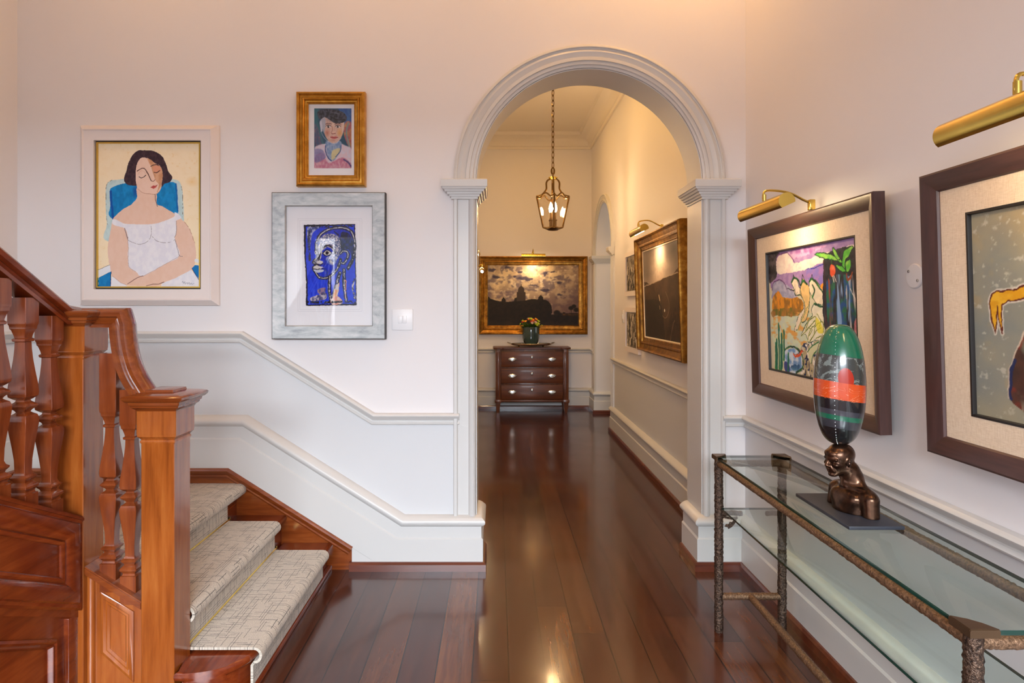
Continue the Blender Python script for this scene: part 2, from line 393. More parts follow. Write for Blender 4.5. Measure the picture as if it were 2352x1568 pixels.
# wooden shoe mouldings
bm = new(); sweep(bm, [(-.80, Y0, 0), (JL, Y0, 0), (JL, Y1, 0)], SHOE); struct('trim_1', bm, M['shoe'])
bm = new(); sweep(bm, [(JR, Y1, 0), (JR, Y0, 0), (XR, Y0, 0), (XR, YN, 0)], SHOE); struct('trim_2', bm, M['shoe'])
bm = new(); sweep(bm, [(HXR, ay - ar2, 0), (HXR, Y1, 0)], SHOE); struct('trim_3', bm, M['shoe'])
bm = new(); sweep(bm, [(HXL, Y1, 0), (HXL, YF, 0), (HXR, YF, 0), (HXR, ay + ar2, 0), (HXR + .3, ay + ar2, 0)], SHOE); struct('trim_4', bm, M['shoe'])
# dado rails
bm = new(); sweep(bm, [(XL, .2, D0 + 1.03), (XL, 2.26, D0), (XL, Y0, D0), (-1.41, Y0, D0), (-.685, Y0, D1), (P(1055, 0, Y0).x, Y0, D1)], DAD); struct('trim_5', bm, M['trim'])
bm = new(); sweep(bm, [(P(1657, 0, Y0).x, Y0, D1 - .012), (XR, Y0, D1 - .012), (XR, YN, D1 - .012)], DAD); struct('trim_6', bm, M['trim'])
bm = new(); sweep(bm, [(HXR, ay - ar2 - .01, D1), (HXR, Y1, D1)], DAD); struct('trim_7', bm, M['trim'])
bm = new(); sweep(bm, [(HXL, Y1, D1), (HXL, YF, D1), (HXR, YF, D1), (HXR, YF - .18, D1)], DAD); struct('trim_8', bm, M['trim'])
# pilasters, capitals and arch moulding of the big arch
WP = .122
pil = [(0, 0), (0, .020), (.004, .024), (.018, .024), (.022, .020), (.024, .010), (.082, .010), (.086, .018), (.092, .026), (.104, .030), (.114, .026), (.122, .014), (.122, 0)]
bm = new()
sweep(bm, [(JL - WP, Y0, .29), (JL - WP, Y0, 2.04)][::-1], pil, normal=(0, -1, 0))
struct('trim_9', bm, M['trim'])
bm = new()
sweep(bm, [(JR + WP, Y0, .29), (JR + WP, Y0, 2.04)], pil, normal=(0, -1, 0))
struct('trim_10', bm, M['trim'])
CAP = [(0, -.02), (0, .012), (.012, .012), (.012, .020), (.024, .022), (.024, .032), (.036, .034), (.036, .044), (.048, .047), (.048, .056), (.058, .060), (.06, .064), (.096, .064), (.10, .060), (.10, -.02)]
zc = 2.026
bm = new(); sweep(bm, [(JL - WP, Y0 + .0, zc), (JL - WP, Y0 - .02, zc), (JL, Y0 - .02, zc), (JL, Y1, zc)], CAP); struct('trim_11', bm, M['trim'])
bm = new(); sweep(bm, [(JR, Y1, zc), (JR, Y0 - .02, zc), (JR + WP, Y0 - .02, zc), (JR + WP, Y0, zc)], CAP); struct('trim_12', bm, M['trim'])
ro = ar + WP
archp = [(0, 0), (0, .026), (.012, .034), (.016, .034), (.018, .026), (.022, .024), (.040, .030), (.056, .024), (.066, .020), (.068, .028), (.086, .030), (.088, .022), (.098, .024), (.106, .022), (.110, .014), (.122, .012), (.122, 0)]
bm = new(); sweep(bm, [(ac + ro * math.cos(math.pi * k / 64), Y0, SP + ro * math.sin(math.pi * k / 64)) for k in range(65)], archp, normal=(0, -1, 0)); struct('trim_13', bm, M['trim'], 30)
# arch lining (painted like the trim)
bm = new()
q = [(ac - (ar - .001) * math.cos(math.pi * k / 64), SP + (ar - .001) * math.sin(math.pi * k / 64)) for k in range(65)]
q = [(JL + .001, .28)] + q + [(JR - .001, .28)]
q2 = [(ac - (ar - .006) * math.cos(math.pi * k / 64), SP + (ar - .006) * math.sin(math.pi * k / 64)) for k in range(65)]
q2 = [(JL + .006, .28)] + q2 + [(JR - .006, .28)]
prism(bm, [(a, Y0 - .004, b) for a, b in q] + [(a, Y0 - .004, b) for a, b in q2[::-1]], (0, Y1 - Y0 + .006, 0))
struct('trim_14', bm, M['trim'])
# hall arch moulding, jambs and capitals
ro2 = ar2 + .11
bm = new(); sweep(bm, [(HXR, ay - ro2 * math.cos(math.pi * k / 40), SP + ro2 * math.sin(math.pi * k / 40)) for k in range(41)], [(v * .9, u) for v, u in archp], normal=(-1, 0, 0))
struct('trim_15', bm, M['trim'], 30)
pil2 = [(v * .9, u) for v, u in pil]
bm = new(); sweep(bm, [(HXR, ay - ro2, .29), (HXR, ay - ro2, 2.04)], pil2, normal=(-1, 0, 0)); struct('trim_16', bm, M['trim'])
bm = new(); sweep(bm, [(HXR, ay + ro2, 2.04), (HXR, ay + ro2, .29)], pil2, normal=(-1, 0, 0)); struct('trim_17', bm, M['trim'])
bm = new(); sweep(bm, [(HXR - .02, YF - .2, zc), (HXR - .02, ay + ar2, zc), (HXR + .3, ay + ar2, zc)], [(v, u * .8) for v, u in CAP]); struct('trim_18', bm, M['trim'])
bm = new(); sweep(bm, [(HXR + .3, ay - ar2, zc), (HXR - .02, ay - ar2, zc), (HXR - .02, ay - ro2, zc)], [(v, u * .8) for v, u in CAP]); struct('trim_19', bm, M['trim'])
# cornice of the hall
COR = [(0, 0), (0, -.03), (.02, -.035), (.025, -.05), (.05, -.06), (.10, -.075), (.14, -.11), (.165, -.16), (.17, -.19), (.19, -.2), (.2, -.22), (.2, 0)]
COR = [(-.2 + v, -u) for v, u in [(0, 0), (0, -.02), (.03, -.03), (.035, -.045), (.06, -.05), (.10, -.07), (.135, -.11), (.155, -.16), (.16, -.175), (.18, -.185), (.2, -.2), (.2, 0)]]
bm = new(); sweep(bm, [(HXL, Y1, H), (HXL, YF, H), (HXR, YF, H), (HXR, Y1, H)], COR); struct('trim_20', bm, M['ceiling'])

# ------------------------------------------------------------------ staircase
st = thing('staircase', 'varnished reddish wooden staircase with square turned balusters left of the arch', 'staircase', (-1.6, 2.6, 0))
YA, YB = 2.223, 2.34           # newel depth range
YW = 3.455                      # front of the wall string
RISE = .15
NX = [-.895, -1.145, -1.39]     # nosings
# treads and risers
for k in range(2):
    z = RISE * (k + 1)
    bm = new()
    if k == 0:
        xn = NX[0]; ol = [(-1.17, YW), (xn, YW), (xn, 2.40)]
        for t in range(1, 9):
            a = t / 9 * math.pi / 2; ol.append((xn - .20 * (1 - math.cos(a)) , 2.40 - .185 * math.sin(a)))
        ol += [(-1.095, 2.215), (-1.133, 2.215), (-1.133, 2.345), (-1.17, 2.345)]
        prism(bm, [(x, y, z - .032) for x, y in ol], (0, 0, .032))
        bmesh.ops.bevel(bm, geom=[e for e in bm.edges if abs((e.verts[0].co - e.verts[1].co).z) < 1e-4], offset=.012, segments=3, affect='EDGES', profile=.5)
    else:
        box(bm, NX[k + 1] - .04, NX[k], YB - .06, YW, z - .032, z, .01)
    obj('tread', bm, M['stair_y'], st)
    bm = new()
    if k == 0:
        ol = [(-1.12, YW), (-.925, YW), (-.925, 2.44)]
        for t in range(1, 9):
            a = t / 9 * math.pi / 2; ol.append((-.925 - .17 * (1 - math.cos(a)), 2.44 - .19 * math.sin(a)))
        ol += [(-1.12, 2.25)]
        prism(bm, [(x, y, 0) for x, y in ol], (0, 0, z - .03))
    else: box(bm, NX[k] - .05, NX[k] - .03, YB - .06, YW, RISE * k - .02, z - .03)
    obj('riser', bm, M['stair_y'], st)
box(bm := new(), NX[2] - .05, NX[2] - .03, YB - .06, YW, RISE * 2 - .02, RISE * 3 - .03); obj('riser', bm, M['stair_y'], st)
# shoe at the foot of the first riser
bm = box(new(), -.926, -.898, 2.30, YW, 0, .026, .006)
obj('shoe_moulding', bm, M['stair_y'], st)
# landing
bm = new(); box(bm, XL, NX[2] - .0, YB - .06, YW + .02, .41, .45, .01); obj('landing_board', bm, M['stair_y'], st)
# string fixed to the wall: board with a moulded top
bm = new(); ts = .632
x_end = P(812, 0, Y0).x; xb = -1.463
zl = .548; z_end = zl - (x_end - xb) * ts
prism(bm, [(XL, Y0 + .002, 0), (x_end, Y0 + .002, 0), (x_end, Y0 + .002, z_end), (xb, Y0 + .002, zl), (XL, Y0 + .002, zl)], (0, -.030, 0))
mp = [(-.045, .0), (-.045, .032), (-.036, .038), (-.03, .034), (-.024, .040), (-.012, .048), (-.004, .052), (.004, .050), (.010, .040), (.012, 0)]
sweep(bm, [(XL, .2, zl + 1.03), (XL, 2.26, zl), (XL, Y0, zl), (xb, Y0, zl), (x_end, Y0, z_end)], mp)
sweep(bm, [(XL, .2, 1.43), (XL, 2.26, .40), (XL, Y0, .40)], [(0, 0), (0, .03), (.15, .03), (.15, 0)])
obj('wall_string', bm, M['stair_x'], st)
# newel posts
def newel(cx, cy, z0, ztop, w, capped):
    h = w / 2; bm = new()
    sqlathe(bm, [(z0, h), (ztop - .175, h), (ztop - .17, h + .003), (ztop - .165, h + .003), (ztop - .160, h), (ztop - .155, h + .004), (ztop - .148, h + .010), (ztop - .142, h + .010), (ztop - .14, h + .011), (ztop - .06, h + .011), (ztop - .055, h + .013)], cx, cy, .035)
    o = obj('newel_post', bm, M['stair'], st)
    bm = new()
    a = h + .012
    sqlathe(bm, [(ztop - .058, a), (ztop - .052, a + .003), (ztop - .045, a + .012), (ztop - .038, a + .014), (ztop - .036, a + .018), (ztop - .026, a + .020), (ztop - .024, a + .026), (ztop - .016, a + .034), (ztop - .008, a + .036), (ztop - .004, a + .032), (ztop, a + .02)] + ([(ztop + .004, a - .004), (ztop + .006, a - .020), (ztop + .014, a - .022), (ztop + .016, a - .03)] if capped else []), cx, cy, .035)
    obj('newel_cap', bm, M['stair_x'], o)
newel(-1.193, (YA + YB) / 2, 0, 1.128, .117, True)
newel(-1.514, (YA + YB) / 2, 0, 1.425, .117, False)
YC = (YA + YB) / 2
# balusters (square turned)
BP = [(0, .029), (.050, .029), (.052, .024), (.058, .022), (.063, .024), (.070, .030), (.076, .030), (.083, .024), (.088, .018), (.094, .020), (.101, .026), (.106, .027), (.112, .020), (.122, .0165),
      (.16, .0175), (.20, .0215), (.245, .027), (.275, .0305), (.290, .0310), (.302, .027), (.308, .018), (.312, .014), (.318, .017), (.326, .026), (.331, .029), (.337, .026), (.345, .016), (.350, .014),
      (.354, .020), (.362, .0290), (.374, .0305), (.40, .0285), (.44, .0235), (.48, .019), (.515, .0165), (.535, .016), (.538, .021), (.545, .022), (.549, .017), (.556, .018), (.574, .023), (.578, .026), (.588, .027), (.592, .029), (.60, .030)]
def baluster(cx, cy, zb, ztop, slope=0, axis='x'):
    bm = new(); prof = [(-.05, .029)] + BP[:] ; 
    prof = [(zb + z, r) for z, r in prof] + [(ztop, .030)]
    sqlathe(bm, prof, cx, cy, .06)
    return obj('baluster', bm, M['baluster'], st, 28)
SL = .49
def ztopstr(y): return .70 + (2.22 - y) * .50      # top of the upper string
for y in (2.138, 2.02, 1.905, 1.79, 1.675, 1.56, 1.445, 1.33, 1.215): baluster(-1.514, y, ztopstr(y) - .012, ztopstr(y) + .665)
def zcap(x): return .531 + (-1.462 - x) * .62     # top of the lower string cap
for x in (-1.388, -1.316): baluster(x, YC, zcap(x) - .018, 1.27 if x < -1.35 else 1.14)
# lower handrail: level, then a swan-neck down to the first newel
hr = [(-.034, -.030), (-.034, -.018), (-.026, -.012), (-.030, -.004), (-.024, .004), (-.036, .010), (-.038, .024), (-.030, .034), (-.012, .040), (.012, .040), (.030, .034), (.038, .024), (.036, .010), (.024, .004), (.030, -.004), (.026, -.012), (.034, -.018), (.034, -.030)]
def rail(bm, path, side):
    """path in a vertical plane; profile (s, n): s along side vector, n perpendicular to travel in that plane"""
    side = Vector(side); pts = [Vector(p) for p in path]; rings = []
    for i, p in enumerate(pts):
        d0 = (p - pts[i - 1]).normalized() if i else (pts[1] - p).normalized()
        d1 = (pts[i + 1] - p).normalized() if i < len(pts) - 1 else d0
        n0, n1 = side.cross(d0), side.cross(d1); nn = (n0 + n1) / (1 + n0.dot(n1))
        rings.append([bm.verts.new(p + side * s + nn * q) for s, q in hr])
    m = len(hr)
    for a, b in zip(rings[:-1], rings[1:]):
        for j in range(m): bm.faces.new((a[j], b[j], b[(j + 1) % m], a[(j + 1) % m]))
    bm.faces.new(rings[0][::-1]); bm.faces.new(rings[-1])
bm = new()
neck = crom([P(281, 738, YC), P(284, 775, YC), P(291, 818, YC), P(306, 862, YC), P(334, 908, YC)], 6)
path = [Vector((-1.50, YC, 1.392)), Vector((-1.345, YC, 1.392))]
path[1] = Vector((neck[0].x - .006, YC, 1.392))
rail(bm, path + neck[2:], (0, -1, 0))
obj('handrail', bm, M['stair_x'], st)
# upper handrail rising towards the camera
bm = new(); za = 1.395
rail(bm, [(-1.514, 2.27, za), (-1.514, 2.19, za + .01), (-1.514, 1.2, za + .01 + .99 * .57)], (-1, 0, 0))
obj('handrail', bm, M['stair_y'], st)
# upper closed string with panels (faces right)
XS = -1.462
def zup(y, v): return v + (2.22 - y) * .50
ye, yb2 = YA + .004, 1.1
bm = new(); prism(bm, [(XS - .10, ye, zup(ye, .685)), (XS - .10, yb2, zup(yb2, .685)), (XS - .10, yb2, zup(yb2, .345)), (XS - .10, ye, zup(ye, .345))], (.09, 0, 0))
obj('upper_string', bm, M['stair_y'], st)
bm = new()
bol = [(0, 0), (0, .012), (.008, .018), (.018, .016), (.024, .022), (.050, .026), (.070, .018), (.080, .008), (.086, .012), (.092, .010), (.098, .002), (.098, 0)]
loop = [(XS - .01, yb2, zup(yb2, .37)), (XS - .01, ye - .003, zup(ye, .37)), (XS - .01, ye - .003, zup(ye, .695)), (XS - .01, yb2, zup(yb2, .695))]
sweep(bm, loop, bol, normal=(1, 0, 0), closed=True)
obj('string_moulding', bm, M['stair_y'], st)
bm = new(); prism(bm, [(XS - .10, ye, zup(ye, .700)), (XS - .10, yb2, zup(yb2, .700)), (XS - .10, yb2, zup(yb2, .680)), (XS - .10, ye, zup(ye, .680))], (.112, 0, 0))
bmesh.ops.bevel(bm, geom=bm.edges[:], offset=.005, segments=2, affect='EDGES')
obj('string_cap', bm, M['stair_y'], st)
# spandrel below it
bm = new(); prism(bm, [(XS - .09, ye, 0), (XS - .09, yb2, 0), (XS - .09, yb2, zup(yb2, .36)), (XS - .09, ye, zup(ye, .36))], (.06, 0, 0))
sweep(bm, [(XS - .03, yb2, .12), (XS - .03, ye - .10, .12), (XS - .03, ye - .10, zup(ye - .1, .27)), (XS - .03, yb2, zup(yb2, .27))], [(0, 0), (0, .012), (.008, .018), (.016, .012), (.022, .016), (.030, .004), (.030, 0)], normal=(1, 0, 0), closed=True)
box(bm, XS - .04, XS - .012, ye - .05, ye, 0, .36, .004)
obj('spandrel_panel', bm, M['stair_y'], st)
# lower closed string between the newels
bm = new(); xa, xb3 = -1.458, -1.2517; yy = YA + .030
prism(bm, [(xa, yy, 0), (xb3, yy, 0), (xb3, yy, zcap(xb3) - .01), (xa, yy, zcap(xa) - .01)], (0, .05, 0))
for (l, r, zb, v, pr) in ((xa + .050, xb3 - .040, .14, -.075, [(0, 0), (0, .006), (.006, .010), (.012, .012), (.018, .006), (.024, .008), (.030, .002), (.03, 0)]),):
    sweep(bm, [(l, yy, zb + .065), (r, yy, zb - .04), (r, yy, zcap(r) + v), (l, yy, zcap(l) + v)], pr, normal=(0, -1, 0), closed=True)
sweep(bm, [(xa, yy, zcap(xa) - .045), (xb3, yy, zcap(xb3) - .045)], [(0, 0), (0, .008), (.01, .016), (.02, .012), (.03, .004), (.03, 0)])
tube(bm, [(xa + .014, yy - .002, 0), (xa + .014, yy - .002, zcap(xa) - .05)], .014, 16)
obj('lower_string', bm, M['stair'], st)
bm = new(); prism(bm, [(xa, yy - .026, zcap(xa) - .038), (xb3, yy - .026, zcap(xb3) - .038), (xb3, yy - .026, zcap(xb3) - .008), (xa, yy - .026, zcap(xa) - .008)], (0, .118, 0))
bmesh.ops.bevel(bm, geom=bm.edges[:], offset=.004, segments=2, affect='EDGES')
obj('string_cap', bm, M['stair_x'], st)
# flight going up from the landing towards the camera
for k in range(4):
    z = .45 + RISE * (k + 1); y = 2.26 - .27 * k
    bm = new(); box(bm, XL, XS - .10, y - .29, y, z - .032, z, .008); box(bm, XL, XS - .10, y - .05, y - .03, z - RISE - .0, z - .032); obj('tread', bm, M['stair_x'], st)

# ------------------------------------------------------------------ stair runner
def ribbon(name, pts, y0, y1, th, mat, parent=None, yl=None):
    """pts: (x, z) path of the top surface, y0..y1 width"""
    bm = new(); uvl = bm.loops.layers.uv.new('UVMap'); n = len(pts); nrm = []
    for i in range(n):
        a = Vector(pts[max(i - 1, 0)]); b = Vector(pts[min(i + 1, n - 1)]); d = (b - a).normalized(); nrm.append(Vector((d.y, -d.x)))
    s = [0]
    for i in range(1, n): s.append(s[-1] + (Vector(pts[i]) - Vector(pts[i - 1])).length)
    rows = []
    for i, p in enumerate(pts):
        ya, yb_ = (y0, y1) if yl is None else yl[i]
        q = Vector(p) + nrm[i] * th
        rows.append([bm.verts.new((p[0], ya, p[1])), bm.verts.new((p[0], yb_, p[1])), bm.verts.new((q.x, yb_, q.y)), bm.verts.new((q.x, ya, q.y))])
    for i in range(n - 1):
        A, B = rows[i], rows[i + 1]
        for j in range(4):
            f = bm.faces.new((A[j], B[j], B[(j + 1) % 4], A[(j + 1) % 4]))
            for lp in f.loops:
                k = i if lp.vert in A else i + 1
                lp[uvl].uv = (s[k] + (lp.vert.co.x * 0), lp.vert.co.y)
    bm.faces.new(rows[0][::-1]); bm.faces.new(rows[-1])
    return obj(name, bm, mat, parent)
def nose(xn, z, r=.021):
    """top surface rounding over the nosing and tucking under it (travelling +x, downwards)"""
    out = []
    for k in range(9):
        a = math.pi / 2 - k / 8 * math.pi * 1.02
        out.append((xn - .006 + (r) * math.cos(a), z - r + .012 + r * math.sin(a)))
    return out
T = .012
path = [(XL + .03, .45 + T), (-2.0, .45 + T), (-1.6, .45 + T)]; yl = [(YB + .0, YW)] * 3
for k, lev in ((2, .45), (1, .30), (0, .15)):
    seq = nose(NX[k], lev)
    path += seq; yl += [((2.345), YW - .004) if k == 2 else (2.345, 3.285)] * len(seq)
    xr = NX[k] - .030 + T
    seq = [(xr, lev - .045), (xr, lev - .08)]
    if k: seq += [(xr, lev - RISE + .022), (xr + .008, lev - RISE + T + .002), (xr + .03, lev - RISE + T), (xr + .10, lev - RISE + T)]
    else: seq += [(xr, .05), (xr, .030)]
    path += seq; yl += [(2.345, 3.285)] * len(seq)
runner = ribbon('stair_carpet', path, 0, 0, -.010, M['carpet'], None, yl)
tag(runner, 'beige stair carpet with dark hatched lines running down the wooden steps', 'carpet')
for k, lev in ((2, .30), (1, .15)):
    xr = NX[k] - .030 + T + .009
    r = thing('stair_rod', ('upper' if k == 2 else 'lower') + ' of the two thin brass rods across the stair carpet', 'stair rod', (xr, 2.8, lev + .018), 'brass stair rods')
    obj('rod', tube(new(), [(xr, 2.33, lev + .022), (xr, 3.315, lev + .022)], .0062, 10), M['brass'], r)
    for y in (2.34, 3.312):
        bm = new(); box(bm, xr - .012, xr + .006, y - .006, y + .006, lev + .001, lev + .034, .002); obj('bracket', bm, M['brass_dark'], r)
# ------------------------------------------------------------------ painted surfaces: colours are worked out per vertex
rng = np.random.default_rng(3)
def vnoise(nx, ny, cx, cy, oct=3, seed=0):
    g = np.random.default_rng(seed); out = np.zeros((ny, nx)); amp = 1; tot = 0
    for o in range(oct):
        a, b = int(cx * 2 ** o) + 2, int(cy * 2 ** o) + 2
        t = g.random((b, a)); X = np.linspace(0, a - 1.001, nx); Yv = np.linspace(0, b - 1.001, ny)
        xi = X.astype(int); yi = Yv.astype(int); fx = X - xi; fy = (Yv - yi)[:, None]; fx = fx * fx * (3 - 2 * fx); fy = fy * fy * (3 - 2 * fy)
        A = t[yi][:, xi]; B = t[yi][:, xi + 1]; C = t[yi + 1][:, xi]; D = t[yi + 1][:, xi + 1]
        out += amp * ((A * (1 - fx) + B * fx) * (1 - fy) + (C * (1 - fx) + D * fx) * fy); tot += amp; amp *= .5
    return out / tot
class Canvas:
    """x to the right, y downwards, in the units of box (x0, y0, x1, y1)"""
    def __init__(s, box_, nx, bg, wob=0, seed=1):
        x0, y0, x1, y1 = box_; ny = int(nx * (y1 - y0) / (x1 - x0)); s.nx, s.ny = nx, ny
        s.X, s.Y = np.meshgrid(np.linspace(x0, x1, nx), np.linspace(y0, y1, ny)); s.seed = seed
        s.WX = s.X + wob * (vnoise(nx, ny, nx / 9, ny / 9, 3, seed) - .5) * 2; s.WY = s.Y + wob * (vnoise(nx, ny, nx / 9, ny / 9, 3, seed + 1) - .5) * 2
        s.C = np.zeros((ny, nx, 3)); s.C[:] = bg
    def n(s, cx, cy, oct=3): s.seed += 1; return vnoise(s.nx, s.ny, cx, cy, oct, s.seed)
    def put(s, m, c, c2=None, var=0, cx=30, cy=30):
        m = np.clip(m, 0, 1)[..., None]; col = np.array(c, float) + np.zeros_like(s.C)
        if c2 is not None: t = np.clip((s.n(cx, cy, 4) - .35) / .3, 0, 1)[..., None]; col = col * (1 - t) + np.array(c2, float) * t
        if var: col = col * (1 + var * (s.n(cx, cy, 3)[..., None] - .5) * 2)
        s.C = s.C * (1 - m) + col * m
    def mask(s, pts, smooth=True):
        if smooth: pts = [(p.x, p.y) for p in crom([(a, b, 0) for a, b in pts], 6, True)]
        px = np.array([p[0] for p in pts], float); py = np.array([p[1] for p in pts], float); ins = np.zeros(s.X.shape, bool); j = len(px) - 1
        for i in range(len(px)):
            if abs(py[j] - py[i]) > 1e-9:
                ins ^= ((py[i] > s.WY) != (py[j] > s.WY)) & (s.WX < (px[j] - px[i]) * (s.WY - py[i]) / (py[j] - py[i]) + px[i])
            j = i
        return ins.astype(float)
    def poly(s, pts, c, c2=None, smooth=True, var=0, a=1, cx=30, cy=30): s.put(s.mask(pts, smooth) * a, c, c2, var, cx, cy)
    def dist(s, pts, smooth=True):
        if smooth and len(pts) > 2: pts = [(p.x, p.y) for p in crom([(a, b, 0) for a, b in pts], 5)]
        d = np.full(s.X.shape, 1e9)
        for (ax, ay_), (bx, by) in zip(pts[:-1], pts[1:]):
            dx, dy = bx - ax, by - ay_; L = dx * dx + dy * dy + 1e-9
            t = np.clip(((s.WX - ax) * dx + (s.WY - ay_) * dy) / L, 0, 1)
            d = np.minimum(d, np.hypot(s.WX - ax - t * dx, s.WY - ay_ - t * dy))
        return d
    def line(s, pts, wd, c, c2=None, smooth=True, a=1, soft=.5, dry=0):
        m = np.clip((wd / 2 - s.dist(pts, smooth)) / max(wd * soft * .5, .3) + .5, 0, 1)
        if dry: m = m * np.clip((s.n(s.nx / 6, s.ny / 6, 2) - dry) * 6, 0, 1)
        s.put(m * a, c, c2)
    def blob(s, x, y, rx, ry, c, a=1, soft=1, c2=None):
        r = np.hypot((s.WX - x) / rx, (s.WY - y) / ry); s.put(np.clip((1 - r) / max(soft, .02), 0, 1) * a, c, c2)
def soften(cv, r):
    for _ in range(r):
        C = cv.C; Pd = np.pad(C, ((1, 1), (1, 1), (0, 0)), mode='edge')
        cv.C = (Pd[:-2, 1:-1] + Pd[2:, 1:-1] + Pd[1:-1, :-2] + Pd[1:-1, 2:] + 2 * C) / 6
def canvas_obj(cv, name, c0, right, up, w, h, parent, mat, norm_off=0):
    """flat painted sheet; c0 = centre of the sheet"""
    right = Vector(right).normalized(); up = Vector(up).normalized(); nrm = right.cross(up)
    ny, nx = cv.ny, cv.nx; off = wloc(parent)
    o0 = np.array(c0 + nrm * norm_off - off); r = np.array(right); u = np.array(up)
    A, B = np.meshgrid(np.linspace(-w / 2, w / 2, nx), np.linspace(h / 2, -h / 2, ny))
    co = (o0 + A[..., None] * r + B[..., None] * u).reshape(-1, 3)
    idx = np.arange(nx * ny).reshape(ny, nx)
    q = np.stack([idx[1:, :-1], idx[1:, 1:], idx[:-1, 1:], idx[:-1, :-1]], -1).reshape(-1, 4)
    me = bpy.data.meshes.new(name); me.vertices.add(len(co)); me.vertices.foreach_set('co', co.ravel())
    me.loops.add(q.size); me.loops.foreach_set('vertex_index', q.ravel().astype(np.int32))
    me.polygons.add(len(q)); me.polygons.foreach_set('loop_start', np.arange(0, q.size, 4, dtype=np.int32)); me.polygons.foreach_set('loop_total', np.full(len(q), 4, dtype=np.int32))
    me.update(calc_edges=True)
    C = np.clip(cv.C.reshape(-1, 3) / 255, 0, 1); C = np.where(C <= .04045, C / 12.92, ((C + .055) / 1.055) ** 2.4)
    at = me.color_attributes.new('Col', 'FLOAT_COLOR', 'POINT'); at.data.foreach_set('color', np.concatenate([C, np.ones((len(C), 1))], 1).ravel().astype(np.float32))
    me.materials.append(mat); o = bpy.data.objects.new(name, me); COL.objects.link(o); o.parent = parent
    return o
def frame(bm, c, right, up, w, h, prof, mi=0):
    right = Vector(right).normalized(); up = Vector(up).normalized(); n = right.cross(up); c = Vector(c)
    cs = [c - right * w / 2 - up * h / 2, c + right * w / 2 - up * h / 2, c + right * w / 2 + up * h / 2, c - right * w / 2 + up * h / 2]
    return sweep(bm, cs, prof, normal=n, closed=True, mi=mi)
def slab(bm, c, right, up, w, h, t0, t1, mi=0):
    right = Vector(right).normalized(); up = Vector(up).normalized(); n = right.cross(up); c = Vector(c)
    return prism(bm, [c - right * w / 2 - up * h / 2 + n * t0, c + right * w / 2 - up * h / 2 + n * t0, c + right * w / 2 + up * h / 2 + n * t0, c - right * w / 2 + up * h / 2 + n * t0], n * (t1 - t0), mi)

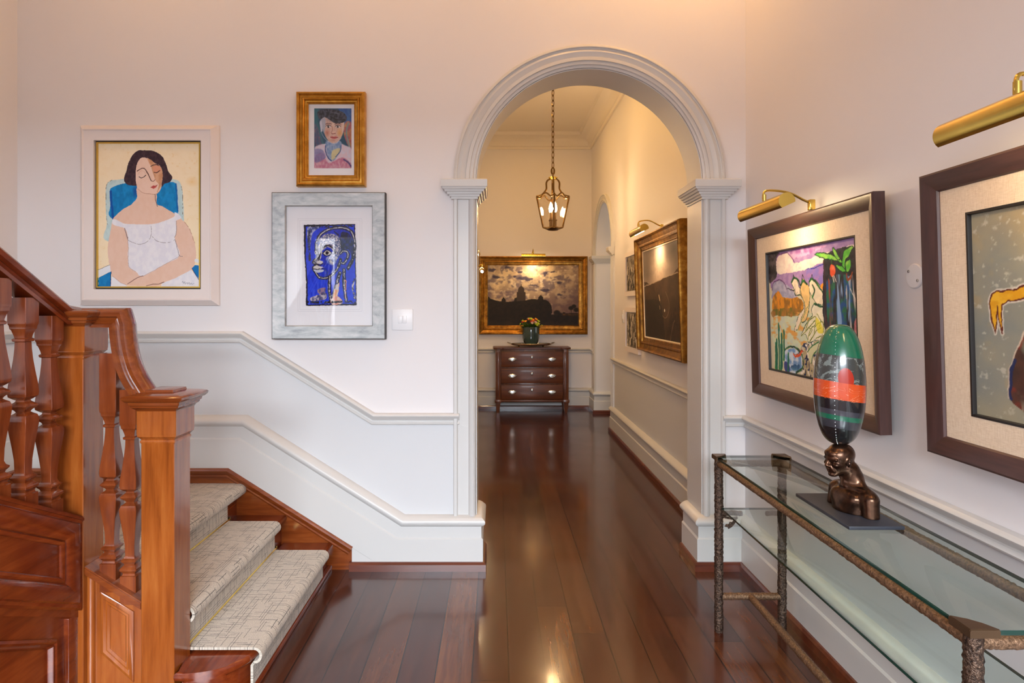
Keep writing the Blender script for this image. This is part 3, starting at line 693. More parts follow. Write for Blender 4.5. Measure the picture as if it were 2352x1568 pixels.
# ---- seated woman, cream frame
def art_woman():
    c = Canvas((228, 205, 1045, 1360), 330, (250, 232, 198), 3, 11)
    c.put(np.clip((c.n(20, 28, 3) - .5) * 2, 0, 1) * .25, (240, 208, 150))
    c.put(np.clip((c.n(40, 50, 3) - .7) * 8, 0, 1) * .35, (236, 200, 130)); c.blob(985, 510, 60, 50, (238, 190, 110), .5, 1)
    c.poly([(290, 560), (300, 525), (345, 500), (440, 490), (560, 482), (750, 482), (815, 490), (868, 500), (900, 545), (912, 640), (918, 830), (900, 1000), (318, 1000), (297, 850), (285, 660)], (186, 212, 214), (200, 222, 222))
    c.poly([(320, 585), (345, 555), (440, 525), (560, 520), (760, 515), (855, 525), (862, 620), (872, 762), (840, 770), (700, 900), (345, 815), (325, 700)], (10, 124, 190), (20, 140, 204), var=.08)
    c.line([(328, 590), (335, 700), (348, 810)], 18, (8, 70, 160), a=.8); c.line([(855, 530), (862, 620), (868, 750)], 12, (8, 84, 170), a=.7)
    c.blob(525, 590, 26, 60, (10, 66, 150), .8)
    c.poly([(545, 262), (600, 257), (680, 264), (735, 298), (768, 350), (790, 420), (826, 475), (805, 515), (760, 530), (720, 560), (560, 545), (480, 540), (445, 520), (435, 480), (455, 420), (475, 350), (503, 298)], (58, 42, 52), (76, 54, 62), cx=50, cy=60)
    skin = (236, 202, 182)
    c.poly([(545, 560), (540, 640), (500, 690), (430, 733), (370, 785), (342, 820), (328, 900), (308, 1000), (305, 1100), (325, 1220), (345, 1280), (400, 1322), (465, 1350), (600, 1358), (725, 1355), (740, 1335), (850, 1292), (960, 1242), (1002, 1190), (1018, 1110), (1006, 1010), (966, 900), (915, 830), (850, 775), (745, 712), (700, 690), (688, 600)], skin, (234, 198, 176))
    c.poly([(585, 316), (548, 350), (533, 400), (531, 480), (541, 560), (578, 595), (640, 608), (692, 613), (726, 580), (741, 520), (747, 440), (726, 385), (690, 365), (640, 333)], (240, 208, 190), (238, 204, 184))
    c.poly([(620, 322), (650, 335), (690, 366), (726, 386), (747, 440), (740, 520), (722, 570), (700, 598), (716, 540), (690, 500), (668, 440), (650, 385)], (206, 150, 112), (222, 172, 138))
    c.poly([(668, 395), (700, 378), (725, 390), (735, 420), (705, 440), (682, 440)], (226, 158, 128))
    c.line([(542, 425), (565, 410), (590, 403), (604, 408), (625, 440), (642, 475), (656, 505)], 7, (90, 58, 52)); c.poly([(600, 402), (618, 425), (640, 468), (662, 512), (648, 490), (618, 440)], (110, 74, 62), smooth=False)
    c.line([(656, 506), (672, 510), (686, 496)], 5, (120, 70, 60)); c.line([(652, 388), (672, 376), (700, 374), (712, 380)], 6, (60, 40, 44))
    c.line([(556, 470), (575, 479), (598, 472), (612, 458)], 6, (60, 42, 44)); c.line([(546, 455), (570, 425), (600, 432), (612, 455)], 2.5, (216, 170, 150)); c.line([(680, 436), (702, 438), (725, 422)], 6, (60, 42, 44))
    c.poly([(650, 556), (672, 540), (690, 545), (706, 536), (695, 558), (672, 570)], (204, 92, 88), smooth=False); c.line([(650, 555), (680, 552), (706, 537)], 3, (130, 50, 54))
    c.line([(545, 570), (585, 600), (640, 610), (690, 613), (722, 588)], 4, (196, 148, 124)); c.line([(686, 615), (690, 660), (704, 712)], 5, (70, 60, 70))
    wht = (238, 238, 244)
    c.poly([(342, 818), (372, 818), (440, 850), (560, 856), (660, 855), (740, 836), (838, 795), (845, 758), (893, 790), (890, 812), (855, 830), (859, 900), (850, 950), (848, 990), (882, 1112), (760, 1182), (592, 1275), (530, 1240), (470, 1192), (468, 1050), (465, 960), (440, 890), (350, 860)], wht, (230, 230, 240))
    c.poly([(338, 1278), (400, 1322), (455, 1350), (460, 1362), (326, 1362)], wht, smooth=False); c.poly([(730, 1362), (742, 1335), (850, 1292), (978, 1225), (1046, 1308), (1046, 1362)], wht, (228, 230, 240), smooth=False)
    c.poly([(228, 1228), (320, 1186), (328, 1238), (228, 1286)], (232, 236, 242), smooth=False); c.poly([(228, 1290), (330, 1238), (326, 1362), (228, 1362)], (10, 116, 186), (20, 134, 200), smooth=False)
    c.poly([(985, 1212), (1008, 1186), (1046, 1190), (1046, 1302), (1015, 1268)], (12, 120, 190), smooth=False); c.line([(1018, 1150), (1046, 1160)], 26, (232, 236, 242))
    c.line([(228, 1226), (320, 1184)], 3, (60, 60, 70)); c.line([(330, 1240), (326, 1360)], 5, (16, 40, 110)); c.line([(985, 1214), (1018, 1272), (1040, 1305)], 5, (16, 40, 110))
    g = (170, 164, 172)
    c.line([(470, 985), (520, 1010), (570, 1018), (630, 990), (655, 940), (655, 870)], 4, g, dry=.3); c.line([(665, 955), (700, 990), (760, 1005), (820, 1000), (848, 975)], 5, g, dry=.3); c.line([(440, 888), (455, 940), (468, 985)], 5, (110, 100, 110), dry=.3)
    c.line([(858, 830), (858, 920), (846, 960)], 4, (150, 130, 130)); c.line([(850, 985), (868, 1060), (884, 1112), (908, 1116)], 4, (130, 110, 116)); c.line([(880, 1116), (760, 1184), (592, 1276)], 3, (190, 160, 150))
    c.line([(466, 1338), (510, 1308), (560, 1282), (590, 1274)], 5, (120, 84, 76)); c.line([(615, 1356), (660, 1344), (720, 1338), (760, 1322)], 5, (120, 84, 76)); c.line([(466, 960), (470, 1060), (472, 1190), (530, 1240)], 3, (190, 150, 140)); c.line([(342, 1275), (400, 1322), (455, 1348)], 3, (190, 150, 140))
    c.line([(918, 830), (966, 898), (1006, 1010)], 4, (180, 130, 100), dry=.4); c.line([(300, 860), (290, 700), (292, 540), (340, 500)], 4, (110, 100, 90), dry=.45); c.line([(910, 800), (908, 620), (895, 540)], 4, (110, 90, 70), dry=.4)
    c.line([(905, 1328), (912, 1318), (918, 1334), (926, 1322), (930, 1342)], 2.5, (90, 100, 130)); c.line([(930, 1342), (945, 1330), (950, 1342), (962, 1328), (968, 1342), (980, 1332), (985, 1342), (1000, 1334)], 2.5, (90, 100, 130))
    return c
# ---- young person in a flat cap
def art_cap():
    c = Canvas((280, 152, 510, 515), 260, (48, 92, 118), 1.5, 21)
    c.put(c.n(3, 4, 3), (30, 72, 100)); c.poly([(430, 150), (512, 150), (512, 300), (470, 260)], (40, 84, 160), (60, 110, 170), a=.9)
    c.poly([(280, 150), (310, 150), (300, 260), (280, 300)], (50, 120, 130), a=.6)
    c.poly([(470, 240), (500, 230), (512, 260), (512, 400), (480, 360), (462, 300)], (214, 150, 84), (180, 84, 100), a=.85); c.poly([(280, 250), (300, 260), (340, 370), (290, 380)], (170, 100, 120), (80, 96, 130), a=.6)
    c.line([(492, 240), (478, 300), (500, 390)], 9, (120, 150, 150)); c.line([(300, 240), (318, 310), (336, 370)], 10, (56, 110, 120))
    c.poly([(282, 400), (300, 378), (350, 366), (430, 362), (480, 380), (512, 405), (512, 517), (280, 517)], (206, 202, 216), (216, 190, 200))
    c.put(c.mask([(280, 450), (330, 420), (365, 480), (420, 462), (460, 450), (512, 490), (512, 517), (280, 517)]) * .75, (176, 80, 112), (204, 150, 160)); c.poly([(282, 402), (330, 404), (350, 450), (300, 480), (282, 470)], (96, 104, 158), (130, 120, 170), a=.7)
    c.line([(462, 462), (490, 480), (512, 508)], 7, (50, 50, 110))
    c.poly([(355, 350), (440, 350), (446, 390), (430, 430), (400, 470), (375, 460), (358, 410)], (110, 140, 184), (160, 176, 200)); c.poly([(392, 410), (442, 395), (420, 440), (388, 465)], (222, 204, 140), a=.8)
    soften(c, 10)
    c.line([(350, 378), (350, 410), (365, 450), (385, 470)], 6, (40, 66, 120)); c.line([(446, 378), (440, 412), (412, 446)], 5, (60, 90, 140))
    c.poly([(322, 215), (345, 190), (420, 205), (458, 230), (460, 290), (445, 330), (414, 360), (385, 360), (357, 335), (337, 290), (324, 260)], (202, 168, 156), (214, 186, 172))
    c.poly([(320, 215), (345, 200), (350, 250), (342, 300), (332, 280)], (160, 172, 196), a=.8); c.blob(360, 300, 24, 30, (176, 96, 78), .75); c.blob(436, 300, 22, 34, (220, 160, 90), .85); c.blob(400, 218, 60, 24, (112, 106, 128), .7); c.blob(400, 245, 12, 30, (226, 206, 200), .6); c.blob(385, 345, 34, 14, (190, 130, 110), .5)
    c.poly([(314, 232), (326, 232), (330, 288), (320, 286)], (200, 200, 214)); c.poly([(455, 235), (465, 240), (461, 290), (452, 295)], (220, 200, 190)); c.line([(320, 290), (345, 335), (385, 362), (415, 362), (448, 330)], 3, (230, 220, 226), a=.7)
    soften(c, 6)
    c.poly([(300, 175), (330, 158), (400, 160), (450, 172), (478, 198), (476, 226), (450, 240), (410, 242), (380, 226), (345, 205), (320, 218), (305, 205)], (34, 38, 50), (74, 80, 96)); c.line([(330, 165), (380, 175), (440, 185)], 5, (100, 104, 120), dry=.4); c.line([(378, 200), (420, 220), (472, 222)], 4, (16, 18, 26))
    for x in (368, 426):
        c.blob(x, 255, 22, 10, (110, 70, 70), .6); c.poly([(x - 16, 263), (x - 4, 256), (x + 8, 257), (x + 15, 264), (x, 270)], (226, 222, 226)); c.blob(x - 1, 263, 8, 7.5, (34, 26, 30), 1, .35); c.blob(x + 1, 261, 2.2, 2.2, (240, 240, 240), 1, .6); c.line([(x - 17, 262), (x - 4, 254), (x + 8, 255), (x + 17, 263)], 2.6, (50, 30, 36)); c.line([(x - 18, 248), (x, 242), (x + 18, 247)], 4, (74, 52, 60), a=.8)
    c.line([(393, 262), (391, 285), (384, 298)], 3, (170, 110, 96)); c.blob(400, 298, 13, 8, (232, 196, 180), .8); c.line([(386, 303), (394, 307), (402, 305), (412, 303)], 3, (120, 56, 54))
    c.poly([(378, 327), (392, 321), (402, 324), (412, 321), (426, 328), (404, 338)], (198, 104, 104)); c.line([(378, 327), (402, 329), (427, 328)], 2.5, (110, 36, 44)); c.blob(402, 348, 12, 5, (160, 100, 90), .5)
    soften(c, 1)
    return c
# ---- blue head in profile
def art_blue():
    c = Canvas((215, 838, 550, 1345), 260, (232, 230, 236), 3, 31)
    B = (10, 50, 205); K = (18, 18, 34); W = (214, 208, 206)
    c.put(c.mask([(226, 850), (536, 845), (540, 1100), (545, 1335), (238, 1338), (240, 1200), (230, 1050), (226, 950)], False), K)
    c.poly([(238, 862), (530, 850), (535, 1100), (540, 1325), (250, 1330), (248, 1200), (238, 1050)], B, (20, 64, 222), smooth=False)
    c.poly([(250, 865), (330, 860), (280, 900), (262, 1000), (250, 960)], (60, 66, 90), W, a=.75); c.line([(262, 880), (255, 960), (262, 1060)], 14, (40, 40, 60), dry=.35); c.line([(244, 855), (400, 862), (520, 856)], 12, K, dry=.35)
    c.poly([(305, 1000), (315, 940), (345, 895), (400, 880), (470, 875), (515, 905), (528, 960), (520, 1040), (495, 1105), (440, 1130), (385, 1165), (320, 1165), (290, 1120), (286, 1070), (300, 1040)], (14, 40, 170), B)
    c.poly([(318, 950), (350, 910), (405, 905), (440, 930), (450, 1000), (425, 1060), (395, 1085), (372, 1060), (400, 1010), (370, 985), (335, 1005)], (206, 196, 200), (60, 70, 120), cx=60, cy=80)
    c.poly([(300, 1000), (330, 960), (335, 1020), (312, 1085), (288, 1078), (306, 1040)], W, (150, 150, 180)); c.put(c.mask([(360, 1050), (425, 1030), (420, 1080), (380, 1090)]) * .7, (110, 130, 190), W)
    c.poly([(450, 900), (500, 905), (522, 960), (515, 1040), (495, 1000), (450, 1000)], (16, 30, 110), (10, 20, 50))
    for pts, wd in (([(300, 1005), (304, 955), (330, 905), (390, 873), (460, 868), (512, 892), (532, 955), (524, 1045), (494, 1110)], 11), ([(298, 1005), (312, 1040), (284, 1075), (308, 1092), (284, 1108), (302, 1145), (322, 1168), (372, 1168), (425, 1120), (448, 1060)], 9), ([(448, 1022), (462, 1008), (486, 1012), (492, 1040), (470, 1080), (450, 1078)], 9), ([(382, 1160), (380, 1240), (390, 1315)], 11), ([(468, 1120), (470, 1220), (482, 1310)], 11), ([(444, 1140), (425, 1200), (402, 1300)], 13)):
        c.line(pts, wd + 8, K, dry=.12); c.line(pts, wd * .62, W, (160, 160, 180), dry=.22)
    c.line([(410, 890), (445, 930), (452, 1010)], 8, K, dry=.3); c.line([(330, 965), (326, 1020), (312, 1072)], 6, K); c.line([(338, 990), (365, 975), (400, 990), (415, 1020)], 8, K)
    c.blob(366, 1020, 26, 15, W, 1, .15); c.blob(366, 1020, 12, 11, K, 1, .2); c.line([(338, 1022), (365, 1002), (395, 1022), (365, 1038), (338, 1022)], 5, K); c.blob(298, 1018, 8, 12, W, 1, .3); c.blob(298, 1018, 5, 6, K, 1, .3)
    c.blob(322, 1075, 20, 12, W, 1, .2); c.line([(300, 1088), (325, 1092), (340, 1080)], 5, K)
    c.poly([(284, 1104), (300, 1094), (345, 1104), (320, 1116), (288, 1114)], W, smooth=False); c.poly([(290, 1120), (330, 1118), (345, 1128), (318, 1138), (292, 1132)], (190, 196, 214)); c.line([(284, 1116), (310, 1118), (348, 1112)], 5, K); c.line([(350, 1120), (372, 1140), (350, 1164)], 5, (60, 80, 140), dry=.3)
    c.poly([(440, 1200), (425, 1300), (400, 1315), (412, 1240)], (226, 160, 110), W); c.poly([(390, 1300), (430, 1280), (460, 1320), (400, 1332)], (214, 196, 186), (220, 150, 130)); c.poly([(265, 1290), (320, 1270), (360, 1260), (358, 1296), (280, 1310)], (190, 180, 190), (60, 60, 110)); c.poly([(310, 1240), (355, 1230), (350, 1265), (315, 1265)], (90, 80, 110), (180, 130, 120), a=.8)
    c.line([(250, 1315), (350, 1318), (500, 1312), (540, 1326)], 14, K, dry=.35); c.line([(470, 1190), (480, 1190), (478, 1290)], 5, (220, 150, 120), dry=.3); c.line([(530, 1180), (520, 1230), (535, 1290)], 12, K, W, dry=.3); c.line([(492, 1120), (520, 1060), (530, 990)], 9, K, dry=.3)
    return c
# ---- dome on the skyline at dusk (far wall)
def art_dome():
    c = Canvas((150, 182, 925, 694), 300, (150, 128, 112), 3, 41)
    n = c.n(9, 6, 5); c.put(np.clip((n - .40) * 4, 0, 1), (214, 190, 152)); c.blob(470, 300, 300, 200, (222, 198, 156), .55, 1); c.put(np.clip((c.n(16, 14, 5) - .50) * 7, 0, 1) * .75, (98, 86, 98)); c.put(np.clip((c.n(26, 22, 4) - .58) * 8, 0, 1) * .7, (232, 212, 176))
    c.put(np.clip((c.X - 560) / 330, 0, 1) * np.clip((c.Y - 220) / 260, 0, 1) * .75, (92, 72, 74)); c.put(np.clip((190 - c.X) / 60 + .3, 0, 1) * .4, (90, 78, 88))
    c.WX = c.X + 22 * (vnoise(c.nx, c.ny, 22, 16, 4, 77) - .5) * 2; c.WY = c.Y + 14 * (vnoise(c.nx, c.ny, 22, 16, 4, 78) - .5) * 2
    for x, y, rx, ry in ((425, 240, 36, 11), (450, 292, 56, 16), (500, 305, 40, 14), (225, 280, 44, 14), (315, 205, 30, 12), (545, 355, 54, 6), (640, 395, 50, 14), (765, 330, 26, 18), (765, 435, 34, 12), (180, 225, 40, 16), (380, 275, 20, 8), (640, 260, 14, 22), (700, 240, 40, 8)): c.blob(x, y, rx, ry, (60, 54, 74), .9, .35)
    c.WX, c.WY = c.X, c.Y
    c.blob(300, 420, 170, 36, (112, 92, 96), .6, 1, (150, 120, 110)); c.put(np.clip((c.Y - 430) / 120, 0, 1) * .6, (104, 78, 74)); soften(c, 1)
    D = (36, 28, 24)
    c.poly([(398, 500), (398, 412), (408, 408), (408, 392), (416, 372), (430, 360), (433, 345), (438, 345), (441, 360), (455, 372), (463, 392), (463, 408), (472, 412), (472, 500)], (60, 48, 42), smooth=False)
    c.poly([(370, 500), (378, 462), (398, 455), (398, 500)], D, smooth=False); c.poly([(265, 500), (268, 475), (285, 452), (304, 475), (306, 500)], D, smooth=False); c.poly([(578, 480), (582, 455), (602, 434), (622, 455), (626, 480)], D, smooth=False)
    c.poly([(140, 460), (180, 468), (240, 485), (310, 492), (370, 488), (450, 484), (520, 470), (580, 472), (650, 478), (690, 520), (700, 580), (710, 600), (930, 590), (930, 700), (140, 700)], (26, 20, 17), (34, 26, 20))
    for x, y, r in ((740, 585, 34), (770, 600, 24), (860, 545, 26), (885, 530, 24), (905, 560, 28), (800, 590, 16)): c.blob(x, y, r, r * .8, (30, 24, 20), 1, .4)
    c.put(np.clip(1 - abs(c.Y - 600) / 12, 0, 1) * np.clip((c.X - 720) / 60, 0, 1) * np.clip(c.n(30, 10, 2) - .3, 0, 1), (150, 92, 40)); c.put(np.clip((c.Y - 640) / 60, 0, 1) * .4, (60, 46, 32)); c.line([(860, 560), (862, 600)], 5, D)
    return c
# ---- dark canyon under a bright cloud (hall right wall)
def art_canyon():
    c = Canvas((0, 0, 100, 74), 260, (120, 108, 100), .6, 51)
    c.put(np.clip(c.n(4, 4, 4) * 1.6 - .4, 0, 1), (156, 138, 124)); c.blob(46, 16, 34, 22, (236, 208, 178), .9, 1, (214, 186, 160)); c.blob(50, 6, 18, 14, (244, 226, 204), .8, 1); c.blob(85, 6, 25, 12, (96, 88, 84), .8, 1); c.put(np.clip((c.Y - 20) / 8, 0, 1) * .4, (226, 190, 160))
    c.poly([(-5, 30), (20, 28.5), (45, 27), (60, 25), (80, 24), (105, 22), (105, 80), (-5, 80)], (64, 44, 30), (82, 58, 40), cx=10, cy=14); c.line([(0, 30), (20, 28.5), (45, 27), (60, 25), (80, 24), (100, 22.5)], .8, (180, 156, 134))
    c.poly([(-5, 46), (15, 42), (45, 44), (55, 60), (50, 80), (-5, 80)], (34, 24, 20), (44, 30, 22)); c.poly([(60, 80), (68, 60), (80, 50), (105, 44), (105, 80)], (70, 46, 34), (44, 30, 24)); c.blob(60, 40, 16, 14, (92, 62, 40), .6, 1)
    c.put(np.clip((c.Y - 55) / 25, 0, 1) * .6, (36, 26, 22))
    for x in (30, 34, 38, 42, 46, 50): c.line([(x, 32 + (x * 7 % 5)), (x + .5, 52)], .8, (30, 22, 20), a=.7)
    c.line([(44, 39), (46, 43)], 1.4, (244, 210, 160)); c.line([(45, 47), (45.5, 50)], .9, (200, 160, 120)); c.blob(58, 51, 1.5, 1.5, (250, 240, 220), 1, .4); c.line([(52, 55), (58, 57), (66, 54), (70, 46), (62, 36)], .5, (150, 124, 96)); c.line([(70, 74), (76, 64), (82, 58)], .7, (130, 100, 80))
    return c
def art_bw(seed):
    c = Canvas((0, 0, 60, 48), 130, (150, 140, 124), .6, seed); r = random.Random(seed)
    for i in range(170):
        x, y = r.uniform(0, 60), r.uniform(0, 48); l = r.uniform(3, 9); c.line([(x, y), (x + r.uniform(-1.5, 1.5), y + l)], r.uniform(1, 3), r.choice([(28, 24, 22), (36, 30, 26), (28, 24, 22), (110, 98, 82), (214, 204, 184)]))
    return c
# ---- horses by a pool (first dark frame). u along the picture from left to right, v down
def HX(zx): px = 1680 + zx / 2.45; return (3.06 - 1.3 * F / (px - CX)) / .764 * 764
def HY(zx, zy): px = 1680 + zx / 2.45; py = 400 + zy / 2.45; Y_ = 1.3 * F / (px - CX); return (1.70 - (EYE - (py - CY) * Y_ / F)) / .565 * 565
def Q(*a): return [(HX(x), HY(x, y)) for x, y in a]
def art_horses():
    c = Canvas((0, 0, 764, 565), 330, (214, 206, 176), 5, 61); K = (26, 24, 30)
    c.poly(Q((180, 440), (700, 340), (700, 640), (200, 640)), (150, 120, 176), (170, 140, 186), smooth=False)
    c.poly(Q((185, 445), (250, 440), (232, 480), (235, 560), (210, 600), (190, 600)), (40, 36, 40), (90, 80, 84)); c.poly(Q((300, 430), (420, 400), (520, 390), (430, 440), (330, 470)), (150, 96, 160), (196, 160, 200))
    c.poly(Q((232, 500), (245, 460), (290, 438), (320, 462), (335, 495), (420, 470), (470, 450), (700, 380), (700, 430), (500, 490), (420, 525), (300, 550), (240, 556)), (238, 226, 214), (226, 206, 200)); c.line(Q((236, 480), (240, 455), (290, 438), (322, 470), (335, 495)), 5, (110, 60, 120))
    c.poly(Q((400, 540), (495, 500), (500, 620), (420, 600)), (130, 116, 190), (160, 120, 180)); c.line(Q((400, 530), (450, 520), (495, 502)), 4, (40, 50, 150))
    c.poly(Q((205, 660), (215, 610), (245, 592), (290, 620), (320, 650), (345, 690), (320, 700), (270, 690), (205, 700)), (176, 174, 196), (150, 150, 180)); c.line(Q((205, 650), (215, 608), (245, 590), (275, 608), (285, 640)), 6, (96, 60, 110)); c.line(Q((290, 640), (330, 650), (380, 640)), 5, (40, 30, 60))
    c.poly(Q((205, 700), (240, 655), (270, 690), (360, 695), (372, 760), (300, 800), (215, 800)), (222, 146, 36), (150, 104, 40), cx=40, cy=20); c.poly(Q((205, 760), (300, 750), (370, 760), (330, 800), (210, 805)), (90, 104, 40), (160, 110, 50), a=.8, cx=40, cy=14); c.line(Q((238, 660), (240, 760)), 16, (226, 140, 30), dry=.2)
    c.poly(Q((207, 805), (330, 798), (500, 760), (500, 860), (480, 960), (215, 960)), (206, 214, 180), (196, 206, 190)); c.put(c.mask(Q((207, 805), (500, 780), (480, 960), (215, 960))) * np.clip((c.n(14, 26, 3) - .55) * 6, 0, 1), (220, 160, 80))
    c.poly(Q((360, 960), (500, 930), (700, 900), (700, 1195), (470, 1150), (350, 1120)), (176, 160, 120), (190, 178, 150))
    m = c.mask(Q((355, 960), (500, 930), (700, 900), (700, 1190), (470, 1150), (350, 1120))); c.put(m * np.clip((c.n(70, 50, 1) - .66) * 12, 0, 1), (40, 50, 84)); c.put(m * np.clip((c.n(60, 44, 1) - .68) * 12, 0, 1), (240, 232, 220))
    # horses
    for pts, col in ((((312, 600), (325, 575), (345, 590), (360, 640), (400, 660), (412, 700), (400, 790), (375, 800), (340, 870), (322, 872), (350, 790), (380, 740), (365, 680), (335, 680), (325, 640)), (236, 220, 196)), (((365, 620), (378, 585), (400, 610), (412, 640), (412, 700), (395, 800), (372, 830), (360, 810), (385, 750), (372, 690), (360, 670)), (232, 196, 130)), (((412, 600), (432, 580), (470, 620), (497, 670), (500, 730), (470, 740), (440, 710), (415, 660)), (240, 226, 200)), (((420, 760), (436, 725), (470, 730), (500, 740), (500, 860), (470, 930), (430, 930), (400, 945), (385, 900), (360, 900), (400, 820), (425, 790)), (238, 232, 208))):
        c.poly(Q(*pts), col, tuple(q * .93 for q in col)); c.line(Q(*pts, pts[0]), 4, (30, 70, 50), dry=.25)
    for l in (((380, 880), (405, 820), (440, 800), (440, 840), (410, 870), (395, 935)), ((430, 900), (440, 850), (480, 830), (478, 900), (440, 920)), ((395, 860), (420, 870), (400, 910)), ((450, 780), (470, 820), (455, 870)), ((340, 870), (372, 800), (400, 740)), ((360, 905), (410, 850), (440, 820)), ((405, 940), (440, 880), (470, 860))):
        c.line(Q(*l), 8, (230, 220, 150)); c.line(Q(*l), 3.5, (34, 80, 44))
    for l in (((315, 600), (330, 580), (350, 590), (362, 620)), ((365, 620), (378, 595), (400, 615)), ((412, 600), (430, 585), (460, 620), (490, 670)), ((425, 690), (440, 650), (430, 620)), ((436, 725), (470, 740), (500, 742))): c.line(Q(*l), 9, (50, 120, 60), (24, 60, 40))
    for l in (((322, 580), (325, 562), (333, 585)), ((372, 590), (376, 560), (384, 590)), ((424, 585), (430, 560), (438, 590)), ((330, 640), (335, 680), (345, 660)), ((365, 660), (368, 690))): c.line(Q(*l), 4, (30, 34, 40))
    c.poly(Q((475, 620), (497, 605), (500, 680), (490, 660)), (236, 150, 40)); c.poly(Q((445, 800), (478, 850), (478, 890), (450, 880)), (230, 214, 60), a=.8)
    c.poly(Q((395, 1000), (420, 960), (470, 930), (480, 960), (430, 1000), (410, 1060), (400, 1040)), (214, 214, 170)); c.line(Q((388, 1000), (425, 960), (475, 935), (478, 965), (425, 1010), (410, 1065)), 5, (40, 110, 60))
    # pool, reeds, bird
    c.poly(Q((285, 985), (310, 975), (345, 1000), (360, 1050), (350, 1100), (320, 1118), (285, 1105), (262, 1060), (262, 1000)), (206, 216, 226), (110, 150, 200)); c.line(Q((262, 990), (300, 965), (345, 990), (366, 1040), (358, 1090), (325, 1118)), 9, (50, 110, 60), (30, 60, 50)); c.poly(Q((262, 1050), (285, 1060), (290, 1110), (262, 1100)), (60, 70, 140)); c.poly(Q((300, 1075), (345, 1070), (340, 1100), (305, 1100)), (20, 60, 110), (60, 120, 160), a=.8)
    for x, t, b in ((222, 930, 1090), (235, 840, 1090), (250, 900, 1085), (262, 880, 1040), (283, 1010, 1100), (215, 950, 1085), (244, 960, 1098)): c.line(Q((x - 3, b), (x, (t + b) / 2), (x + 1, t)), 15, (40, 130, 70)); c.line(Q((x, b), (x + 1, t)), 5, (24, 70, 100))
    c.poly(Q((310, 1000), (325, 1015), (345, 1005), (358, 988), (370, 990), (358, 1005), (348, 1025), (322, 1028)), (214, 84, 40)); c.line(Q((310, 998), (330, 1012), (356, 990), (372, 990)), 3, (120, 40, 20))
    # dark tree with fruit and long leaves
    c.poly(Q((497, 480), (520, 440), (560, 420), (640, 400), (692, 420), (704, 560), (704, 900), (497, 900)), (34, 34, 42), (54, 54, 64))
    m = c.mask(Q((510, 600), (640, 580), (660, 840), (520, 860)))
    c.put(m * np.clip((c.n(40, 5, 3) - .45) * 6, 0, 1) * .9, (36, 84, 150), (40, 110, 80)); c.put(m * np.clip((c.n(46, 5, 3) - .62) * 8, 0, 1), (130, 160, 200)); c.put(c.mask(Q((620, 600), (700, 580), (704, 860), (630, 850))) * np.clip((c.n(50, 4, 3) - .6) * 8, 0, 1), (190, 186, 184)); c.put(c.mask(Q((497, 620), (530, 600), (530, 860), (497, 860))) * np.clip((c.n(40, 4, 2) - .6) * 8, 0, 1), (140, 70, 60))
    G = (84, 180, 60); G2 = (150, 206, 90)
    for pts in (((620, 560), (600, 520), (600, 470), (610, 430), (640, 405), (664, 402), (645, 440), (620, 480), (615, 520)), ((600, 500), (560, 480), (500, 470), (445, 445), (500, 440), (550, 450), (590, 475)), ((575, 480), (555, 440), (550, 405), (570, 430), (585, 470)), ((615, 545), (580, 535), (562, 510), (590, 510), (615, 530)), ((622, 550), (618, 500), (640, 470), (648, 500), (635, 540))): c.poly(Q(*pts), G, G2, cx=20, cy=20); c.line(Q(*pts, pts[0]), 4, (20, 60, 40))
    c.line(Q((620, 560), (625, 590), (640, 580), (652, 550)), 8, (150, 70, 40)); c.line(Q((540, 470), (540, 505)), 4, (50, 110, 50))
    c.poly(Q((530, 520), (540, 502), (556, 520), (558, 550), (545, 572), (530, 560)), (214, 84, 50), (226, 120, 90)); c.line(Q((545, 570), (550, 600)), 5, (214, 206, 200)); c.line(Q((552, 568), (562, 600)), 4, (214, 206, 200))
    c.poly(Q((655, 860), (670, 800), (704, 800), (704, 900), (660, 900)), (206, 150, 160), (180, 110, 120)); c.line(Q((640, 640), (665, 700), (700, 780)), 5, (220, 214, 210)); c.line(Q((497, 480), (500, 620), (500, 860)), 8, (60, 40, 50)); c.put(c.mask(Q((690, 400), (704, 400), (704, 800), (695, 800))) * .8, (150, 130, 120))
    return c
